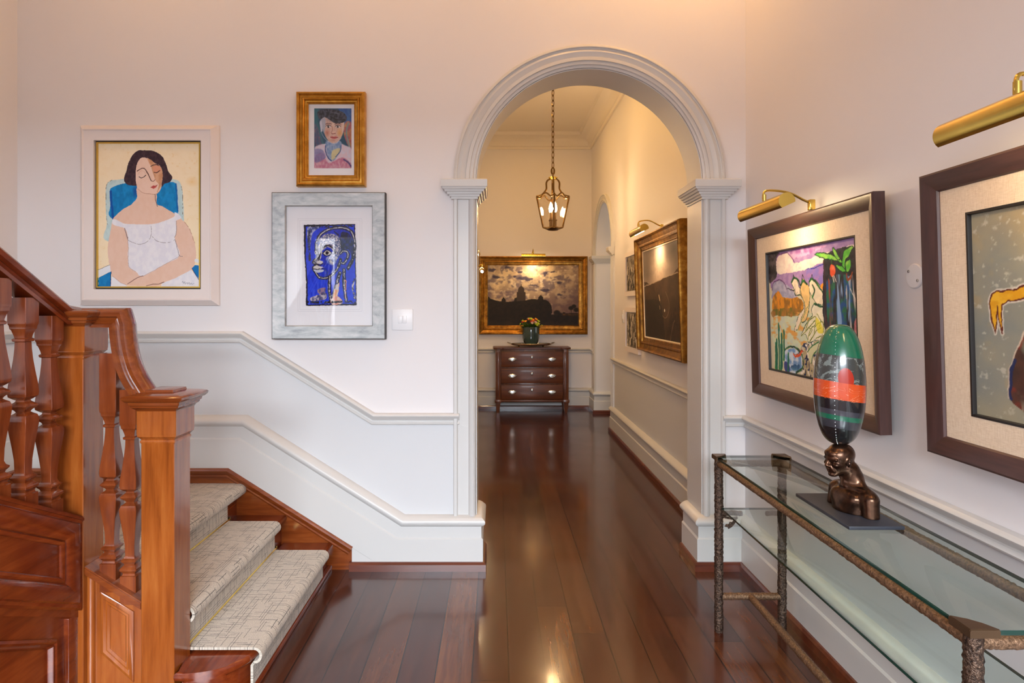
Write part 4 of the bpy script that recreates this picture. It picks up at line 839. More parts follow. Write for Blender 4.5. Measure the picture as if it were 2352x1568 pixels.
# ---- yellow figure over a brown mound (second dark frame)
def art_mound():
    c = Canvas((0, 0, 764, 565), 330, (132, 136, 130), 5, 81)
    c.put(np.clip(c.n(6, 6, 5) * 1.8 - .5, 0, 1), (158, 152, 130)); c.put(np.clip((c.n(10, 8, 4) - .55) * 5, 0, 1) * .5, (176, 152, 112)); c.blob(260, 30, 260, 130, (182, 156, 110), .7, 1); c.put(np.clip((c.n(50, 40, 3) - .66) * 9, 0, 1) * .7, (196, 192, 178))
    c.put(np.clip((c.Y - 470) / 90, 0, 1) * .6, (158, 150, 124))
    c.poly([(118, 500), (122, 440), (150, 370), (200, 290), (235, 262), (300, 270), (420, 250), (560, 300), (640, 420), (660, 520), (560, 540), (380, 520), (250, 545), (170, 530)], (84, 54, 44), (66, 46, 40), cx=16, cy=12)
    m = c.mask([(118, 500), (122, 440), (150, 370), (200, 290), (235, 262), (300, 270), (420, 250), (560, 300), (640, 420), (660, 520), (560, 540), (380, 520), (250, 545), (170, 530)])
    c.put(m * np.clip((c.n(14, 12, 4) - .55) * 6, 0, 1) * .8, (150, 50, 36)); c.put(m * np.clip((c.n(12, 10, 4) - .6) * 7, 0, 1) * .9, (112, 116, 98)); c.line([(116, 500), (120, 440), (150, 366), (198, 288), (232, 260)], 5, (196, 178, 160)); c.line([(122, 500), (126, 440), (140, 400)], 10, (34, 44, 84))
    c.put(np.clip((c.n(60, 12, 3) - .5) * 8, 0, 1) * np.clip(1 - abs(c.Y - 530) / 30, 0, 1) * (c.X > 140) * (c.X < 640), (150, 146, 126))
    yl = (212, 154, 30)
    body = [(70, 232), (90, 222), (150, 216), (230, 196), (300, 170), (380, 150), (470, 150), (520, 120), (560, 130), (560, 170), (500, 200), (420, 216), (330, 214), (260, 226), (205, 240), (200, 262), (188, 238), (120, 250), (104, 256), (104, 330), (92, 300), (88, 262), (80, 330), (66, 290), (64, 250)]
    c.line(body + body[:1], 12, (206, 198, 186), smooth=False); c.poly(body, yl, (226, 176, 48), smooth=False); c.line(body + body[:1], 4, (92, 34, 24), smooth=False); c.line([(190, 240), (196, 215), (230, 220), (300, 196)], 4, (92, 34, 24)); c.line([(200, 262), (196, 230)], 4, (92, 34, 24))
    return c

# ------------------------------------------------------------------ pictures on the stair wall
X1, Z1 = Vector((1, 0, 0)), Vector((0, 0, 1))
def rect_on(y, px0, px1, py0, py1):
    a = P(px0, py0, y); b = P(px1, py1, y); return (a + b) / 2, b.x - a.x, a.z - b.z
c, wd, hd = rect_on(Y0 - .05, 176, 497, 284, 701)
c.y = Y0
p = thing('framed_painting', 'cream-framed painting of a dark-haired woman in white asleep in a blue chair', 'painting', (c.x, Y0, c.z - hd / 2), 'paintings on the stair wall')
bw = .088
obj('frame', frame(new(), c, X1, Z1, wd, hd, [(0, 0), (0, .018), (.028, .052), (.032, .053), (.036, .048), (bw, .044), (bw, 0)]), M['white_frame'], p, 20)
obj('liner', frame(new(), c, X1, Z1, wd - 2 * bw, hd - 2 * bw, [(0, 0), (0, .024), (.008, .024), (.008, 0)]), M['black'], p)
obj('gilt_slip', frame(new(), c, X1, Z1, wd - 2 * bw - .016, hd - 2 * bw - .016, [(0, 0), (0, .034), (.007, .034), (.007, 0)]), M['brass'], p)
obj('backing', slab(new(), c, X1, Z1, wd - .15, hd - .15, .002, .022), M['paper'], p)
canvas_obj(art_woman(), 'canvas', c, X1, Z1, wd - 2 * bw - .030, hd - 2 * bw - .030, p, M['canvas'], .026)

c, wd, hd = rect_on(Y0 - .045, 679, 838, 209, 427); c.y = Y0
p = thing('framed_print', 'small gold-framed portrait of a young person in a dark flat cap', 'painting', (c.x, Y0, c.z - hd / 2), 'paintings on the stair wall')
obj('frame', frame(new(), c, X1, Z1, wd, hd, [(0, 0), (0, .034), (.004, .044), (.012, .048), (.018, .044), (.020, .034), (.030, .034), (.034, .040), (.040, .042), (.045, .036), (.047, .028), (.054, .026), (.058, .028), (.063, .024), (.063, 0)]), M['gilt'], p, 25)
obj('mat_board', slab(new(), c, X1, Z1, wd - .11, hd - .11, .004, .014), M['paper'], p)
cc = Vector((P(764, 0, Y0 - .02).x, c.y, P(0, 317, Y0 - .02).z))
canvas_obj(art_cap(), 'print', cc, X1, Z1, 86 * 2.38e-3, 138 * 2.38e-3, p, M['print'], .0150)
obj('glass_pane', slab(new(), c, X1, Z1, wd - .12, hd - .12, .018, .020), M['glass_picture'], p)

c, wd, hd = rect_on(Y0 - .045, 624, 884, 442, 778); c.y = Y0
p = thing('framed_print', 'silver-framed portrait of a head in blue, black and white', 'painting', (c.x, Y0, c.z - hd / 2), 'paintings on the stair wall')
bw = .072
obj('frame', frame(new(), c, X1, Z1, wd, hd, [(0, 0), (0, .042), (.003, .045), (bw - .004, .036), (bw, .032), (bw, 0)]), M['silverleaf'], p, 20)
obj('frame_edge', frame(new(), c, X1, Z1, wd + .004, hd + .004, [(0, 0), (0, .040), (.002, .043), (.004, .043), (.004, 0)]), M['black'], p)
obj('mat_board', slab(new(), c, X1, Z1, wd - .13, hd - .13, .004, .014), M['paper'], p)
sx = wd / 260.
cc = Vector((P(757, 0, Y0 - .02).x, c.y, P(0, 608, Y0 - .02).z))
canvas_obj(art_blue(), 'print', cc, X1, Z1, 128 * 2.38e-3, 194 * 2.38e-3, p, M['print'], .0150)
bm = new()
for k in (.014, .024): frame(bm, cc, X1, Z1, 128 * 2.38e-3 + 2 * k, 194 * 2.38e-3 + 2 * k, [(0, .013), (0, .0146), (.0012, .0146), (.0012, .013)])
obj('mat_line', bm, plain('mat_line_grey', (206, 206, 212), .7), p)
obj('glass_pane', slab(new(), c, X1, Z1, wd - .138, hd - .138, .018, .020), M['glass_picture'], p)

# light switch and blanking plate
c, wd, hd = rect_on(Y0 - .01, 900, 948, 709, 758)
p = thing('light_switch', 'square white light switch beside the silver-framed blue portrait', 'light switch', (c.x, Y0, c.z - hd / 2))
bm = new(); box(bm, c.x - wd / 2, c.x + wd / 2, Y0 - .010, Y0 + .001, c.z - hd / 2, c.z + hd / 2, .003); obj('plate', bm, M['white_plastic'], p)
for s in (-1, 1):
    bm = new(); box(bm, c.x + (s * .0115) - .011, c.x + (s * .0115) + .011, Y0 - .0135, Y0 - .008, c.z - .021, c.z + .021, .0015); obj('rocker', bm, M['white_plastic'], p)
bc = Vector((XR, 2.07, 1.537))
p = thing('blanking_plate', 'round white blanking plate on the wall between the two dark-framed paintings', 'wall plate', bc)
bm = new(); lathe(bm, [(0, .041), (.004, .041), (.007, .038), (.008, .030), (.008, 0)], n=32); bmesh.ops.transform(bm, matrix=Matrix.Translation(bc) @ Matrix.Rotation(R(-90), 4, 'Y'), verts=bm.verts); obj('plate', bm, M['white_plastic'], p)
for s in (-1, 1):
    bm = new(); lathe(bm, [(0, .005), (.002, .005), (.003, .003), (.003, 0)], n=12); bmesh.ops.transform(bm, matrix=Matrix.Translation(bc + Vector((-.008, -s * .022, -s * .016))) @ Matrix.Rotation(R(-90), 4, 'Y'), verts=bm.verts); obj('screw', bm, M['silver'], p)

# ------------------------------------------------------------------ dark-framed paintings on the right wall
RT = Vector((0, -1, 0))
def dark_frame(yl, label, art, group):
    upv = Vector((-.025, 0, .83)).normalized(); wd, hd = 1.075, .832
    c = Vector((1.3355, yl - wd / 2, 1.415))
    p = thing('framed_painting', label, 'painting', (XR - .02, c.y, 1.0), group)
    bm = new(); frame(bm, c, RT, upv, wd, hd, [(0, 0), (0, .040), (.006, .043), (.012, .042), (.052, .026), (.056, .020), (.056, 0)])
    o = obj('frame', bm, [M['frame_dark'], M['frame_dark_y']], p, 20)
    for f in o.data.polygons:
        zc_ = f.center.z + wloc(p).z
        if abs(zc_ - c.z) > hd / 2 - .06 and len(f.vertices) == 4:
            ys = [o.data.vertices[v].co.y for v in f.vertices]
            if max(ys) - min(ys) > .5: f.material_index = 1
    bm = new(); nn_ = RT.cross(upv)
    for du, dv, ww, hh in ((-.434, 0, .106, hd - .108), (.434, 0, .106, hd - .108), (0, .3225, .762, .0795), (0, -.3225, .762, .0795)): slab(bm, c + RT * du + upv * dv, RT, upv, ww, hh, .004, .018)
    obj('linen_mat', bm, M['linen'], p)
    bm = new(); frame(bm, c, RT, upv, .766, .568, [(0, .0), (0, .019), (.006, .019), (.008, .010), (.008, 0)]); obj('liner', bm, M['black'], p)
    bm = new(); slab(bm, c, RT, upv, wd - .1, hd - .1, -.002, .003); obj('backing', bm, M['black'], p)
    canvas_obj(art, 'canvas', c, RT, upv, .764, .565, p, M['canvas'], .008)
    return p
dark_frame(3.225, 'dark-framed painting of pale horses, a pond and a dark fruit tree', art_horses(), 'dark-framed paintings on the right wall')
dark_frame(1.916, 'dark-framed painting of a yellow figure above a brown mound at the right edge', art_mound(), 'dark-framed paintings on the right wall')

def picture_light(label, mount, out, along, up_h, length, r, drop=0, power=3, group='brass picture lights', glow=True, arm_r=.005, tilt=20, ends=True):
    """mount: point behind the frame top; out: unit vector into the room; along: shade axis"""
    mount = Vector(mount); out = Vector(out); al = Vector(along)
    d = .165 + drop
    p = thing('picture_light', label, 'picture light', mount, group)
    bm = new(); box(bm, -.012, .012, -.012, .012, -.02, .025, .003)
    bmesh.ops.transform(bm, matrix=Matrix.Translation(mount), verts=bm.verts); obj('bracket', bm, M['brass'], p)
    sh = mount + out * d + Vector((0, 0, up_h))
    q0 = mount + Vector((0, 0, .01)); path_ = crom([q0, q0 + out * .03 + Vector((0, 0, .012)), q0 + out * .10 + Vector((0, 0, .045)), sh + Vector((0, 0, r + .045)) - out * .012, sh + Vector((0, 0, r + .02)) + out * .004, sh + Vector((0, 0, r - .004))], 7)
    obj('arm', tube(new(), path_, arm_r, 10), M['brass'], p)
    obj('joint', tube(new(), [sh + Vector((0, 0, r - .002)), sh + Vector((0, 0, r + .028))], arm_r * 1.7, 12), M['brass'], p)
    # half-round shade, open towards the picture and down
    bm = new(); n = 18; a0, a1 = R(-35 - tilt), R(205 - tilt); rows = []
    for s in (-.5, .5):
        for rr in (r, r - .0025):
            rows.append([bm.verts.new(sh + al * (length * s) + (out * math.cos(a0 + (a1 - a0) * k / n) + Vector((0, 0, 1)) * math.sin(a0 + (a1 - a0) * k / n)) * rr) for k in range(n + 1)])
    A, Bi, C2, D2 = rows
    for k in range(n):
        bm.faces.new((A[k], A[k + 1], C2[k + 1], C2[k])); bm.faces.new((Bi[k], D2[k], D2[k + 1], Bi[k + 1]))
    for k in (0, n): bm.faces.new((A[k], Bi[k], D2[k], C2[k]))
    if ends: bm.faces.new(A); bm.faces.new(C2[::-1])
    obj('shade', bm, M['brass'], p, 30)
    tb = sh - Vector((0, 0, r * .28)) - out * r * .15
    obj('lamp_tube', tube(new(), [tb - al * length * .36, tb + al * length * .36], r * .26, 10), M['tube'], p)
    if not ends:
        bm = new(); ellipsoid(bm, sh - Vector((0, 0, r * .5)), (.017, .026, .017), u=14, v=10); obj('bulb', bm, M['bulb'], p)
    if power:
        aim = (-out * .55 + Vector((0, 0, -1))).normalized(); rot = aim.to_track_quat('-Z', 'Y').to_euler()
        light('picture_light_beam', 'SPOT', sh - Vector((0, 0, r + .02)) - out * r * .5, power, (1, .74, .44), rot, .03, None, 130, .9, p)
    return p
picture_light('brass picture light over the painting of the horses', (1.335, 2.675, 1.865), (-1, 0, 0), (0, 1, 0), -.015, .42, .033, .035, 3)
picture_light('brass picture light at the right edge over the painting of the yellow figure', (1.335, 1.375, 1.865), (-1, 0, 0), (0, 1, 0), .0, .44, .033, .035, 3)

# ------------------------------------------------------------------ hall pictures
def gilt_prof(s, t): return [(a * s, b * t) for a, b in [(0, 0), (0, .7), (.04, .95), (.12, 1), (.2, .9), (.24, .72), (.5, .58), (.6, .66), (.68, .62), (.72, .45), (.9, .36), (.94, .40), (1, .34), (1, 0)]]
c = Vector(((P(1100, 0, 8.88).x + P(1350, 0, 8.88).x) / 2, YF, (P(0, 588, 8.88).z + P(0, 768, 8.88).z) / 2)); wd = 250 * 8.88 / F; hd = 180 * 8.88 / F
p = thing('framed_painting', 'gold-framed dusky painting of a domed building, above the chest of drawers', 'painting', (c.x, YF, c.z - hd / 2), 'gilt-framed landscapes in the hall')
obj('frame', frame(new(), c, X1, Z1, wd, hd, gilt_prof(.125, .08)), M['gilt_old'], p, 25)
obj('backing', slab(new(), c, X1, Z1, wd - .2, hd - .2, .004, .02), M['black'], p)
canvas_obj(art_dome(), 'canvas', c, X1, Z1, wd - .245, hd - .245, p, M['canvas'], .024)
picture_light('brass picture light over the domed building painting at the end of the hall', (P(1224, 0, 8.85).x, YF - .02, 2.19), (0, -1, 0), (1, 0, 0), -.05, .33, .034, .03, 8)
c = Vector((1.335, (4.36 + 5.72) / 2, 1.548)); wd = 1.39; hd = 1.0; upv = Vector((-.03, 0, 1)).normalized()
p = thing('framed_painting', 'gold-framed brown canyon landscape with a glowing cloud on the right hall wall', 'painting', (c.x, c.y, 1.05), 'gilt-framed landscapes in the hall')
obj('frame', frame(new(), c, RT, upv, wd, hd, gilt_prof(.12, .075)), M['gilt_old'], p, 25)
obj('slip', frame(new(), c, RT, upv, wd - .24, hd - .24, [(0, 0), (0, .028), (.009, .024), (.009, 0)]), M['linen'], p)
obj('backing', slab(new(), c, RT, upv, wd - .2, hd - .2, .002, .016), M['black'], p)
canvas_obj(art_canyon(), 'canvas', c, RT, upv, wd - .26, hd - .26, p, M['canvas'], .020)
picture_light('brass picture light over the gold-framed canyon landscape in the hall', (1.32, 5.04, 2.07), (-1, 0, 0), (0, 1, 0), -.03, .40, .034, .02, 6)
for k, (zc_, lb) in enumerate(((1.765, 'upper of the two small white-framed black and white abstracts in the hall'), (1.21, 'lower of the two small white-framed black and white abstracts in the hall'))):
    c = Vector((HXR, 6.19, zc_)); wd, hd = .62, .44
    p = thing('framed_print', lb, 'painting', (c.x, c.y, zc_ - .22), 'small abstracts in white frames')
    obj('frame', frame(new(), c, RT, Z1, wd, hd, [(0, 0), (0, .03), (.045, .03), (.045, 0)]), M['white_frame'], p)
    obj('backing', slab(new(), c, RT, Z1, wd - .06, hd - .06, .002, .014), M['paper'], p)
    canvas_obj(art_bw(90 + k), 'canvas', c, RT, Z1, wd - .1, hd - .1, p, M['print'], .018)
p = thing('light_switch', 'small white light switch in the hall, left of the small white-framed abstracts', 'light switch', (HXR, 6.70, 1.29))
bm = new(); box(bm, HXR - .012, HXR, 6.63, 6.74, 1.27, 1.40, .003); obj('plate', bm, M['white_plastic'], p)
bm = new(); box(bm, HXR - .018, HXR - .010, 6.67, 6.70, 1.31, 1.36, .002); obj('rocker', bm, M['white_plastic'], p)
# left hall wall: only the lamps show past the jamb; each lights a gilt picture hung below it
for y, z, lb, lb2 in ((6.5, 2.0, 'higher of the two brass picture lights peeping out behind the left of the arch', 'gold-framed picture on the left wall of the hall, under the nearer picture light'), (8.15, 1.92, 'lower of the two brass picture lights peeping out behind the left of the arch', 'gold-framed picture on the left wall of the hall, under the farther picture light')):
    picture_light(lb, (HXL + .03, y, z - .03), (1, 0, 0), (0, -1, 0), .02, .24, .032, -.015 if y < 7 else .0, 5, ends=False)
# ------------------------------------------------------------------ lantern
LX, LY = 130 * 6.6 / F, 6.6
def lz(py): return EYE - (py - CY) * LY / F
s = LY / F
zt, zb = lz(408), lz(527)
ln = thing('hanging_lantern', 'brass and glass lantern with lit bulbs hanging on a chain in the hall', 'lantern', (LX, LY, zb))
bm = new(); z = H; k = 0
while z > lz(386):
    M1 = Matrix.Translation((LX, LY, z - .035)) @ Matrix.Rotation(R(90 * (k % 2) + 45), 4, 'Z')
    pts = [M1 @ Vector((.013 * math.cos(a), 0, .034 * (1 if math.sin(a) > 0 else -1) * abs(math.sin(a)) ** .7)) for a in [2 * math.pi * i / 14 for i in range(14)]]
    tube(bm, pts + pts[:1], .0042, 6, cap=False); z -= .054; k += 1
obj('chain', bm, M['brass_dark'], ln)
bm = new(); lathe(bm, [(H - .035, 0), (H - .03, .03), (H - .01, .055), (H, .058)], LX, LY, 20); obj('ceiling_rose', bm, M['brass_dark'], ln)
bm = new(); pts = [Vector((LX + .018 * math.cos(a), LY, lz(393) + .036 * math.sin(a))) for a in [2 * math.pi * i / 20 for i in range(21)]]
tube(bm, pts, .006, 8, cap=False); tube(bm, [(LX, LY, lz(402)), (LX, LY, lz(412))], .007, 8); obj('hook', bm, M['brass_dark'], ln)
bm = new(); lathe(bm, [(lz(414), .012), (lz(411), .036), (lz(408), .05), (lz(407), .044), (lz(405), .012)], LX, LY, 20); obj('crown', bm, M['brass'], ln)
WT, WB = 37 * s, 22.5 * s
cor = [R(90 * q) for q in range(4)]
def rad(py):     # corner radius of the bars at a pixel height
    tab = [(411, 6), (414, 12), (420, 15), (433, 15), (438, 17), (444, 22), (449, 28), (451, 36), (452, 37), (522, 22.5)]
    return float(np.interp(py, [t[0] for t in tab], [t[1] for t in tab])) * s
bm = new()
for a in cor:
    tube(bm, crom([(LX + rad(q) * math.cos(a), LY + rad(q) * math.sin(a), lz(q)) for q in (411, 414, 420, 427, 433, 438, 444, 448, 450.5, 452, 470, 490, 505, 522)], 3), .0095, 8)
obj('frame_bars', bm, M['brass_dark'], ln)
bm = new(); bm2 = new()
for i, a in enumerate(cor):
    b = cor[(i + 1) % 4]
    A = Vector((LX + WT * math.cos(a), LY + WT * math.sin(a), lz(452))); B = Vector((LX + WT * math.cos(b), LY + WT * math.sin(b), lz(452)))
    pts = crom([A, A.lerp(B, .2) + Vector((0, 0, -.012)), A.lerp(B, .5) + Vector((0, 0, .028)), A.lerp(B, .8) + Vector((0, 0, -.012)), B], 5)
    tube(bm, pts, .0085, 8)
    A2 = Vector((LX + WB * math.cos(a), LY + WB * math.sin(a), lz(522))); B2 = Vector((LX + WB * math.cos(b), LY + WB * math.sin(b), lz(522)))
    tube(bm2, [A2, A2.lerp(B2, .5) + Vector((0, 0, -.014)), B2], .009, 8)
    g = [A2.lerp(B2, .02), A2.lerp(B2, .98)] + [q for q in pts[::-1]]
    bm3 = new(); bm3.faces.new([bm3.verts.new(q) for q in g]); bmesh.ops.triangulate(bm3, faces=bm3.faces[:])
    ex = bmesh.ops.extrude_face_region(bm3, geom=bm3.faces[:]); nn = Vector((math.cos((a + R(45))), math.sin(a + R(45)), 0)) * -.003
    bmesh.ops.translate(bm3, verts=[v for v in ex['geom'] if isinstance(v, bmesh.types.BMVert)], vec=nn)
    obj('glass_pane', bm3, M['glass_clear'], ln)
obj('top_rim', bm, M['brass_dark'], ln); obj('bottom_rim', bm2, M['brass_dark'], ln)
bm = new(); lathe(bm, [(lz(530), .0), (lz(529), .05), (lz(525), .075), (lz(522), .07), (lz(521), 0)], LX, LY, 24); obj('base_dish', bm, M['brass_dark'], ln)
for k in range(4):
    a = R(45 + 90 * k); x, y = LX + .032 * math.cos(a), LY + .032 * math.sin(a)
    bm = new(); lathe(bm, [(lz(521), .014), (lz(508), .014), (lz(507), .020), (lz(505), .020), (lz(505), .011), (lz(488), .010)], x, y, 14); cn = obj('candle_holder', bm, M['brass_dark'], ln)
    bm = new(); lathe(bm, [(lz(488), .008), (lz(484), .016), (lz(478), .019), (lz(472), .014), (lz(466), .004), (lz(465), 0)], x, y, 14); obj('bulb', bm, M['bulb'], cn)
light('lantern_glow', 'POINT', (LX, LY, lz(478)), 26, (1, .56, .2), size=.05, parent=ln)

# ------------------------------------------------------------------ chest of drawers
CY0 = 8.55; cs = CY0 / F
def cx(px): return (px - CX) * cs
def cz(py): return EYE - (py - CY) * cs
xa, xb_ = cx(1138), cx(1306); za_, zt_ = cz(945), cz(798); yb_ = YF - .06
ch = thing('chest_of_drawers', 'mahogany chest with three drawers and oval pulls at the end of the hall', 'chest of drawers', ((xa + xb_) / 2, CY0 + .2, 0))
zc0 = cz(921)
bm = new(); box(bm, xa + .03, xb_ - .03, CY0 + .02, yb_, zc0, zt_ - .02, .003); obj('body', bm, M['chest_v'], ch)
bm = new(); ol = [(xa - .035, CY0 + .03), (xa - .025, CY0 - .02), (xa + .02, CY0 - .035), (xa + .09, CY0 - .035), (xa + .11, CY0 - .012), (xb_ - .11, CY0 - .012), (xb_ - .09, CY0 - .035), (xb_ - .02, CY0 - .035), (xb_ + .025, CY0 - .02), (xb_ + .035, CY0 + .03), (xb_ + .035, yb_ + .01), (xa - .035, yb_ + .01)]
prism(bm, [(x, y, zt_ - .022) for x, y in ol], (0, 0, .024)); bmesh.ops.bevel(bm, geom=bm.edges[:], offset=.005, segments=2, affect='EDGES'); obj('top', bm, M['chest'], ch)
for sgn, xx in ((-1, xa + .035), (1, xb_ - .035)):
    bm = new(); box(bm, xx - .034, xx + .034, CY0 - .015, CY0 + .06, zc0 + .02, zt_ - .022, .004)
    for q in (-.018, 0, .018): tube(bm, [(xx + q, CY0 - .015, zc0 + .05), (xx + q, CY0 - .015, zt_ - .06)], .006, 8)
    obj('corner_column', bm, M['chest_v'], ch)
    bm = new(); box(bm, xx - .045, xx + .045, CY0 - .028, CY0 + .07, zc0 - .02, zc0 + .022, .008); obj('column_base', bm, M['chest_v'], ch)
    for yy_ in (CY0 + .02, yb_ - .05):
        bm = new(); sqlathe(bm, [(0, .015), (.01, .018), (zc0 - .02, .034)], xx, yy_, .06); obj('leg', bm, M['chest_v'], ch)
bm = new(); box(bm, xa + .07, xb_ - .07, CY0 - .008, CY0 + .04, zc0 - .012, zc0 + .018, .006); obj('base_moulding', bm, M['chest'], ch)
rows_ = [(807, 843), (846, 880), (883.5, 917)]
for a, b in rows_:
    bm = new(); box(bm, xa + .075, xb_ - .075, CY0 - .004, CY0 + .03, cz(b), cz(a), .005); dr = obj('drawer', bm, M['chest'], ch)
    zm = (cz(a) + cz(b)) / 2
    for hx in (cx(1176.5), cx(1267.5)):
        bm = new(); ellipsoid(bm, (hx, CY0 - .005, zm), (.055, .006, .028), u=24, v=8)
        tube(bm, crom([(hx - .036, CY0 - .008, zm + .006), (hx - .034, CY0 - .02, zm - .006), (hx, CY0 - .024, zm - .018), (hx + .034, CY0 - .02, zm - .006), (hx + .036, CY0 - .008, zm + .006)], 4), .004, 8)
        obj('handle', bm, M['silver'], dr)
    bm = new(); ellipsoid(bm, (cx(1222), CY0 - .005, zm + .028), (.015, .005, .022), u=16, v=8); obj('escutcheon', bm, M['silver'], dr)
# tray and flowers
tx, ty, tz = cx(1221), CY0 + .17, zt_ + .002
tr = thing('serving_tray', 'oval silver tray with two handles on the chest of drawers', 'tray', (tx, ty, tz))
bm = new(); lathe(bm, [(tz + .020, .0), (tz + .020, .24), (tz + .030, .275), (tz + .042, .285), (tz + .046, .280), (tz + .036, .268), (tz + .027, .24), (tz + .026, 0)], 0, 0, 40, 1, .55); bmesh.ops.translate(bm, verts=bm.verts, vec=(tx, ty, 0)); obj('dish', bm, M['silver'], tr)
for sgn in (-1, 1):
    obj('handle', tube(new(), crom([(tx + sgn * .27, ty - .06, tz + .04), (tx + sgn * .31, ty - .045, tz + .055), (tx + sgn * .325, ty, tz + .062), (tx + sgn * .31, ty + .045, tz + .055), (tx + sgn * .27, ty + .06, tz + .04)], 4), .005, 8), M['silver'], tr)
    for q in (-1, 1):
        bm = new(); lathe(bm, [(tz, .012), (tz + .01, .008), (tz + .024, .014)], tx + sgn * .17, ty + q * .07, 12); obj('foot', bm, M['brass_dark'], tr)
pz = tz + .027; pr = .118
pp = thing('flower_pot', 'dark green pot of orange, red and lime flowers on the silver tray', 'flower arrangement', (tx, ty - .0, pz))
bm = new(); lathe(bm, [(pz, 0), (pz, .075), (pz + .01, .088), (pz + .05, .108), (pz + .10, .118), (pz + .235, .119), (pz + .245, .116), (pz + .24, .108), (pz + .12, .106), (pz + .12, 0)], tx, ty, 36); obj('pot', bm, M['ceramic'], pp)
cols = [('blossom_orange', (232, 120, 30)), ('blossom_red', (170, 30, 24)), ('blossom_amber', (240, 160, 40)), ('blossom_lime', (168, 184, 40)), ('blossom_pale', (190, 160, 150))]
fm = [plain(a, b, .7, var=.2) for a, b in cols]; leafm = plain('green_foliage', (76, 104, 30), .6, var=.35)
rr_ = random.Random(5)
bm = new()
for i in range(150):
    a = rr_.uniform(0, 6.283); q = rr_.uniform(.1, 1) ** .5; d = Vector((math.cos(a) * q, math.sin(a) * q, rr_.uniform(.15, .8) * (1.15 - q * .6))).normalized()
    b0 = Vector((tx, ty, pz + .21)); t = b0 + Vector((d.x * .20, d.y * .16, d.z * .16)) * rr_.uniform(.75, 1.02)
    sd = d.cross(Vector((0, 0, 1))).normalized() * .014; mid = b0.lerp(t, .72)
    v = [bm.verts.new(b0.lerp(t, .3)), bm.verts.new(mid + sd), bm.verts.new(t), bm.verts.new(mid - sd)]; bm.faces.new(v)
    tube(bm, [b0, b0.lerp(t, .75)], .0022, 4)
obj('foliage', bm, leafm, pp, recalc=False)
for i in range(44):
    a = rr_.uniform(0, 6.283); q = rr_.uniform(0, 1) ** .5
    px_ = Vector((tx + math.cos(a) * q * .155, ty + math.sin(a) * q * .12, pz + .255 + .10 * (1 - q * q) ** .5 + rr_.uniform(-.01, .02)))
    bm = new(); nrm = Vector((math.cos(a) * q, math.sin(a) * q - .4, .8)).normalized(); rot = nrm.to_track_quat('Z', 'Y').to_matrix(); rs = rr_.uniform(.014, .024)
    for ring, np_, tl in ((1, 8, .25), (.62, 6, .7)):
        for k in range(np_):
            an = 6.283 * k / np_; dv = rot @ Vector((math.cos(an), math.sin(an), tl)) * rs * ring; sv = rot @ Vector((-math.sin(an), math.cos(an), 0)) * rs * .34
            bm.faces.new([bm.verts.new(px_), bm.verts.new(px_ + dv * .6 + sv), bm.verts.new(px_ + dv), bm.verts.new(px_ + dv * .6 - sv)])
    ellipsoid(bm, px_ + nrm * rs * .2, (rs * .3,) * 3, u=8, v=6)
    edge = q > .75
    obj('blossom', bm, fm[3] if (edge and rr_.random() < .75) else fm[rr_.choice((0, 0, 1, 2, 0, 4, 3))], pp, recalc=False)

# ------------------------------------------------------------------ glass console table
TX0, TX1 = .965, 1.285; TY0, TY1 = 1.284, 2.815; TT = .776
ct = thing('console_table', 'narrow glass-topped console table with rough bronze legs along the right wall', 'console table', ((TX0 + TX1) / 2, (TY0 + TY1) / 2, 0))
lx0, lx1, ly0, ly1 = TX0 + .02, TX1 - .02, TY0 + .02, TY1 - .02
def rough_tube(path, r, mat, name, parent, step=.006, jit=.09, n=16):
    pts = [Vector(p) for p in path]; out = []
    for a, b in zip(pts[:-1], pts[1:]):
        k = max(2, int((b - a).length / step))
        out += [a.lerp(b, i / k) for i in range(k)]
    out.append(pts[-1]); rs = [r * (1 + random.uniform(-.05, .05)) for _ in out]
    return obj(name, tube(new(), out, rs, n, jit=jit), mat, parent, 60)
for x in (lx0, lx1):
    for y in (ly0, ly1): rough_tube([(x, y, 0), (x, y, TT - .012)], .0185, M['hammered'], 'leg', ct)
for x in (lx0, lx1): rough_tube([(x, ly0, TT - .032), (x, ly1, TT - .032)], .0145, M['rail_bronze'], 'rail', ct)
for y in (ly0, ly1): rough_tube([(lx0, y, TT - .032), (lx1, y, TT - .032)], .0145, M['rail_bronze'], 'rail', ct)
for y in (ly0, ly1): rough_tube([(lx0, y, .155), (lx1, y, .155)], .0150, M['rail_bronze'], 'crossbar', ct)
rough_tube([((lx0 + lx1) / 2, ly0, .155), ((lx0 + lx1) / 2, ly1, .155)], .0150, M['rail_bronze'], 'stretcher', ct)
def glass_slab(name, x0, x1, y0, y1, z0, z1):
    bm = new(); box(bm, x0, x1, y0, y1, z0, z1, .0008)
    for f in bm.faces:
        f.material_index = 0 if abs(f.normal.z) > .8 else 1
    o = obj(name, bm, [M['glass'], M['glass_edge'], M['glass_under']], ct, recalc=True)
    for f in o.data.polygons: f.material_index = 0 if f.normal.z > .8 else 2 if f.normal.z < -.8 else 1
    return o
glass_slab('glass_top', TX0 + .006, TX1 - .002, TY0 + .006, TY1 - .004, TT - .012, TT - .001)
glass_slab('glass_shelf', lx0 + .0, lx1 - .01, ly0 + .03, ly1 - .03, .548, .557)
